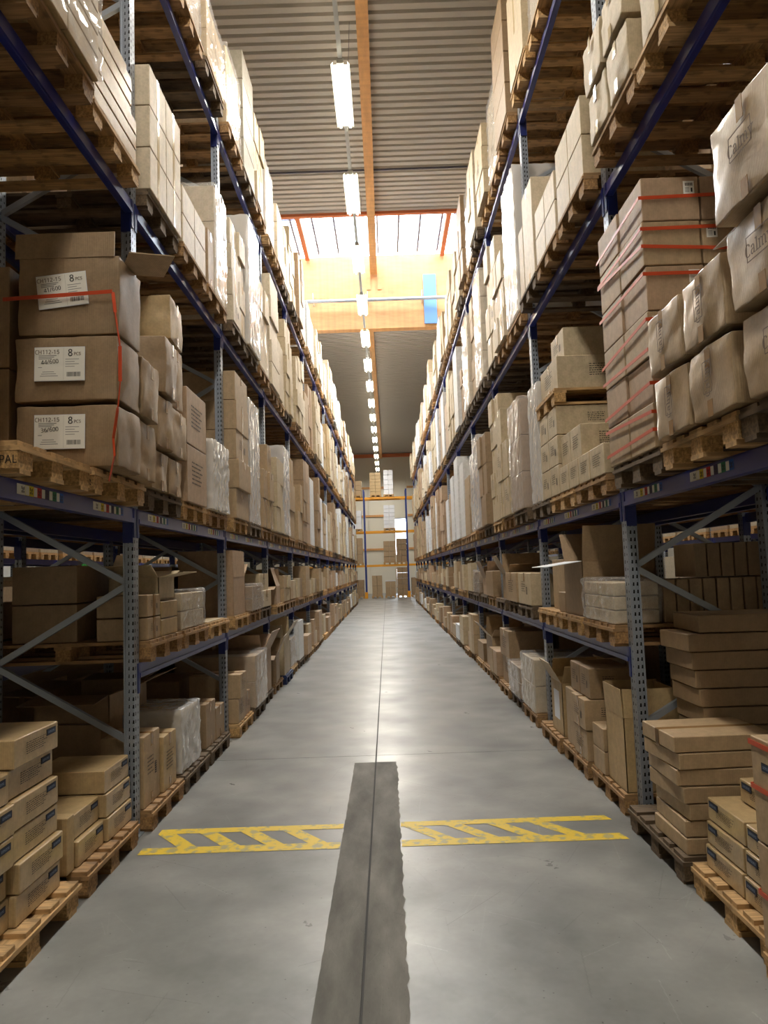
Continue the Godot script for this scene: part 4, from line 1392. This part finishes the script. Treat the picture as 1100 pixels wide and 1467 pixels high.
	for c in 2:
		for r in 3:
			carton(1, "gold", "inner-row badged carton of the low block", "low badged cartons, inner row", 3.54 - 0.41 * c, 0.4, Y0 + 0.115 * r, 0.113, 0.34, 0.4, {"tape": false, "called": "badged_carton"})
	for r in 2:
		carton(1, "tan", "%s tall badged carton, strapped in orange at the pallet row's end" % ["lower", "upper"][r], "tall strapped badged cartons", 2.37, 0.75, Y0 + 0.42 * r, 0.417, -0.17, 0.4, {"badge": 1, "print": 0, "tape": false})
	for k in 3:
		var so := thing("packing_strap", "orange strap round the tall upright badged cartons", "strap", P(1, 3.123, [0.36, 0.78, 0.955][k], -0.172), 0.0, "orange straps on the badged pair")
		var a1 := Acc.new()
		a1.bar(Vector3.ZERO, Vector3(0.4, 0, 0), 0.003, 0.02)
		put("front_run", a1.mesh(), M.orange, so)
		var a2 := Acc.new()
		a2.bar(Vector3.ZERO, Vector3(0, 0, 0.74), 0.003, 0.02)
		put("aisle_run", a2.mesh(), M.orange, so)


func stock_rest() -> void:
	var rng := RandomNumberGenerator.new()
	rng.seed = 9
	var wood := ["wood_mid", "wood_new", "wood_old", "wood_mid"]
	var wcol := [Color(0.74, 0.57, 0.38).srgb_to_linear(), Color(0.88, 0.71, 0.48).srgb_to_linear(), Color(0.45, 0.38, 0.31).srgb_to_linear()]
	for side in 2:
		for bay in range(0, 14):
			for lev in 5:
				if bay == 0 and lev == 1:
					continue
				for p in 3:
					if done.has("%d%d%d%d" % [side, bay, lev, p]):
						continue
					if bay == 0 and lev in [0, 4]:
						continue
					var d0 := post_d(bay) + 0.13 + p * 0.88
					var y: float = LEVELS[lev]
					var w0 := -0.08 + rng.randf_range(-0.03, 0.02)
					if bay <= 5:
						var lk: String = wood[rng.randi() % 4]
						if side == 0 and bay == 3 and lev == 0 and p == 1:
							lk = "wood_blue"
						var nm: String = {"wood_new": "pale new", "wood_mid": "used brown", "wood_old": "grey weathered", "wood_blue": "blue painted"}[lk]
						pallet(side, d0, y, w0, lk, nm + " wooden pallet, " + place(side, bay, lev, p), bay <= 2)
					else:
						far_pallet(side, d0, y, w0, wcol[rng.randi() % 3])
					stock_pallet(side, bay, lev, p, d0, y + PALLET_H + 0.001, rng)
	# the rows standing back to back, and those across the next aisles
	for side in 2:
		for bay in range(0, 10):
			for lev in [0, 1, 2, 3, 4]:
				for p in 3:
					var d0 := post_d(bay) + 0.13 + p * 0.88
					if bay == 0 and lev < 2:
						continue
					far_pallet(side, d0, LEVELS[lev], 1.17, wcol[rng.randi() % 3])
					var h := rng.randf_range(1.0, 1.7) if lev >= 2 else rng.randf_range(0.2, 0.45) + (0.38 if lev == 0 else 0.0)
					if lev == 1 and rng.randf() < 0.35:
						continue
					far_box(side, ["tan", "brown", "rosy"][rng.randi() % 3], d0, 0.8, LEVELS[lev] + PALLET_H, h, 1.22, 0.95)
		for bay in range(2, 11):
			for lev in [0, 1, 2, 3]:
				for p in 3:
					var d0 := post_d(bay) + 0.13 + p * 0.88
					var w := 5.4
					far_pallet(side, d0, LEVELS[lev], w, wcol[1])
					far_box(side, ["tan", "beige", "rosy", "pale"][rng.randi() % 4], d0, 0.78, LEVELS[lev] + PALLET_H, rng.randf_range(0.3, 0.6) if lev < 2 else rng.randf_range(1.0, 1.8), w, 1.0)
	var gs := thing("green_sign", "green notice board on the rack across the next aisle", "sign", Vector3(-7.1, 1.55, -17.5))
	put("board", rbox(Vector3(0.03, 0.7, 0.5), 0.004), M.green, gs, Vector3(0.05, 0.2, 0))


func end_rack() -> void:
	var o := thing("end_rack", "rack with blue uprights and yellow beams across the end of the aisle", "rack", Vector3(0, 0, -48.0))
	var px := [-6.85, -4.1, -1.36, 1.38, 4.12, 6.86]
	for x in px:
		put("upright", rbox(Vector3(0.1, 7.0, 0.1), 0.01), M.rackblue, o, Vector3(x, 3.5, 0))
		put("upright", rbox(Vector3(0.1, 7.0, 0.1), 0.01), M.rackblue, o, Vector3(x, 3.5, -1.0))
		put("impact_guard", rbox(Vector3(0.2, 0.4, 0.06), 0.01), M.yellow, o, Vector3(x, 0.2, 0.12))
	for k in 5:
		for y in [2.07, 4.25, 6.44]:
			for z in [0.0, -1.0]:
				put("beam", rbox(Vector3(2.64, 0.13, 0.05), 0.006), M.yellow, o, Vector3((px[k] + px[k + 1]) * 0.5, y, z))
	# loads: x, width, level y, height, tone, rows
	var ld := [[-1.88, 0.8, 6.51, 0.95, "tan", 3, "tan cartons on its highest shelf"], [-0.58, 0.72, 6.51, 1.45, "gold", 7, "layered golden bundles on its highest shelf"], [0.27, 0.62, 6.51, 1.6, "film", 5, "white film-wrapped stack on its highest shelf"],
		[-1.85, 0.62, 4.32, 1.2, "film", 3, "film-wrapped stack beside the upright, third shelf"], [0.26, 0.72, 4.32, 1.5, "film", 6, "shiny film-wrapped stack on its third shelf"],
		[-1.85, 0.66, 2.14, 1.6, "tan", 3, "three tan cartons piled beside the upright"], [0.2, 0.76, 2.14, 1.35, "tan", 4, "printed tan cartons on its second shelf"], [0.98, 0.66, 2.14, 1.5, "brown", 4, "brown cartons before the bright window"],
		[-1.85, 0.7, 0.0, 1.05, "brown", 2, "brown cartons on the floor beside the upright"], [-0.66, 0.66, 0.0, 1.3, "tan", 2, "tall tan cartons on the floor"], [0.2, 0.66, 0.0, 0.9, "tan", 2, "low white-topped cartons on the floor"], [0.98, 0.68, 0.0, 1.78, "brown", 5, "highest brown floor stack under the window"], [1.9, 0.7, 0.0, 1.1, "brown", 2, "brown cartons past the second upright"]]
	for q in ld:
		var at := Vector3(q[0], q[2], -48.5)
		var pl := thing("euro_pallet", "wooden pallet under the " + q[6] + ", end rack", "pallet", at, 0.0, "pallets of the end rack")
		var a := Acc.new()
		var pw: float = q[1] + 0.04
		for x in [-0.42, 0.0, 0.42]:
			a.box(Vector3(x * pw, 0.05, 0), Vector3(0.12, 0.1, 1.2))
		a.box(Vector3(0, 0.122, 0), Vector3(pw, 0.044, 1.2))
		put("timber", a.mesh(), M.wood_new, pl)
		var st := thing("carton_stack" if q[4] != "film" else "wrapped_load", q[6] + ", end rack", "carton stack", at + Vector3(0, 0.146, 0), 0.0, "stacks on the end rack")
		var rows: int = q[5]
		var rh: float = q[3] / rows
		for r in rows:
			for c in 2:
				var w: float = q[1]
				if r == rows - 1 and c == 0 and "white-topped" in q[6]:
					put("cover_sheet", rbox(Vector3(w + 0.02, 0.04, 0.92), 0.008), M.white, st, Vector3(0, q[3] + 0.02, 0.05))
				put("carton", rbox(Vector3(w * 0.5 - 0.01, rh - 0.01, 0.9), 0.01), M.white if q[4] == "film" else M[q[4]], st, Vector3((c - 0.5) * w * 0.5, rh * (r + 0.5), 0.05))
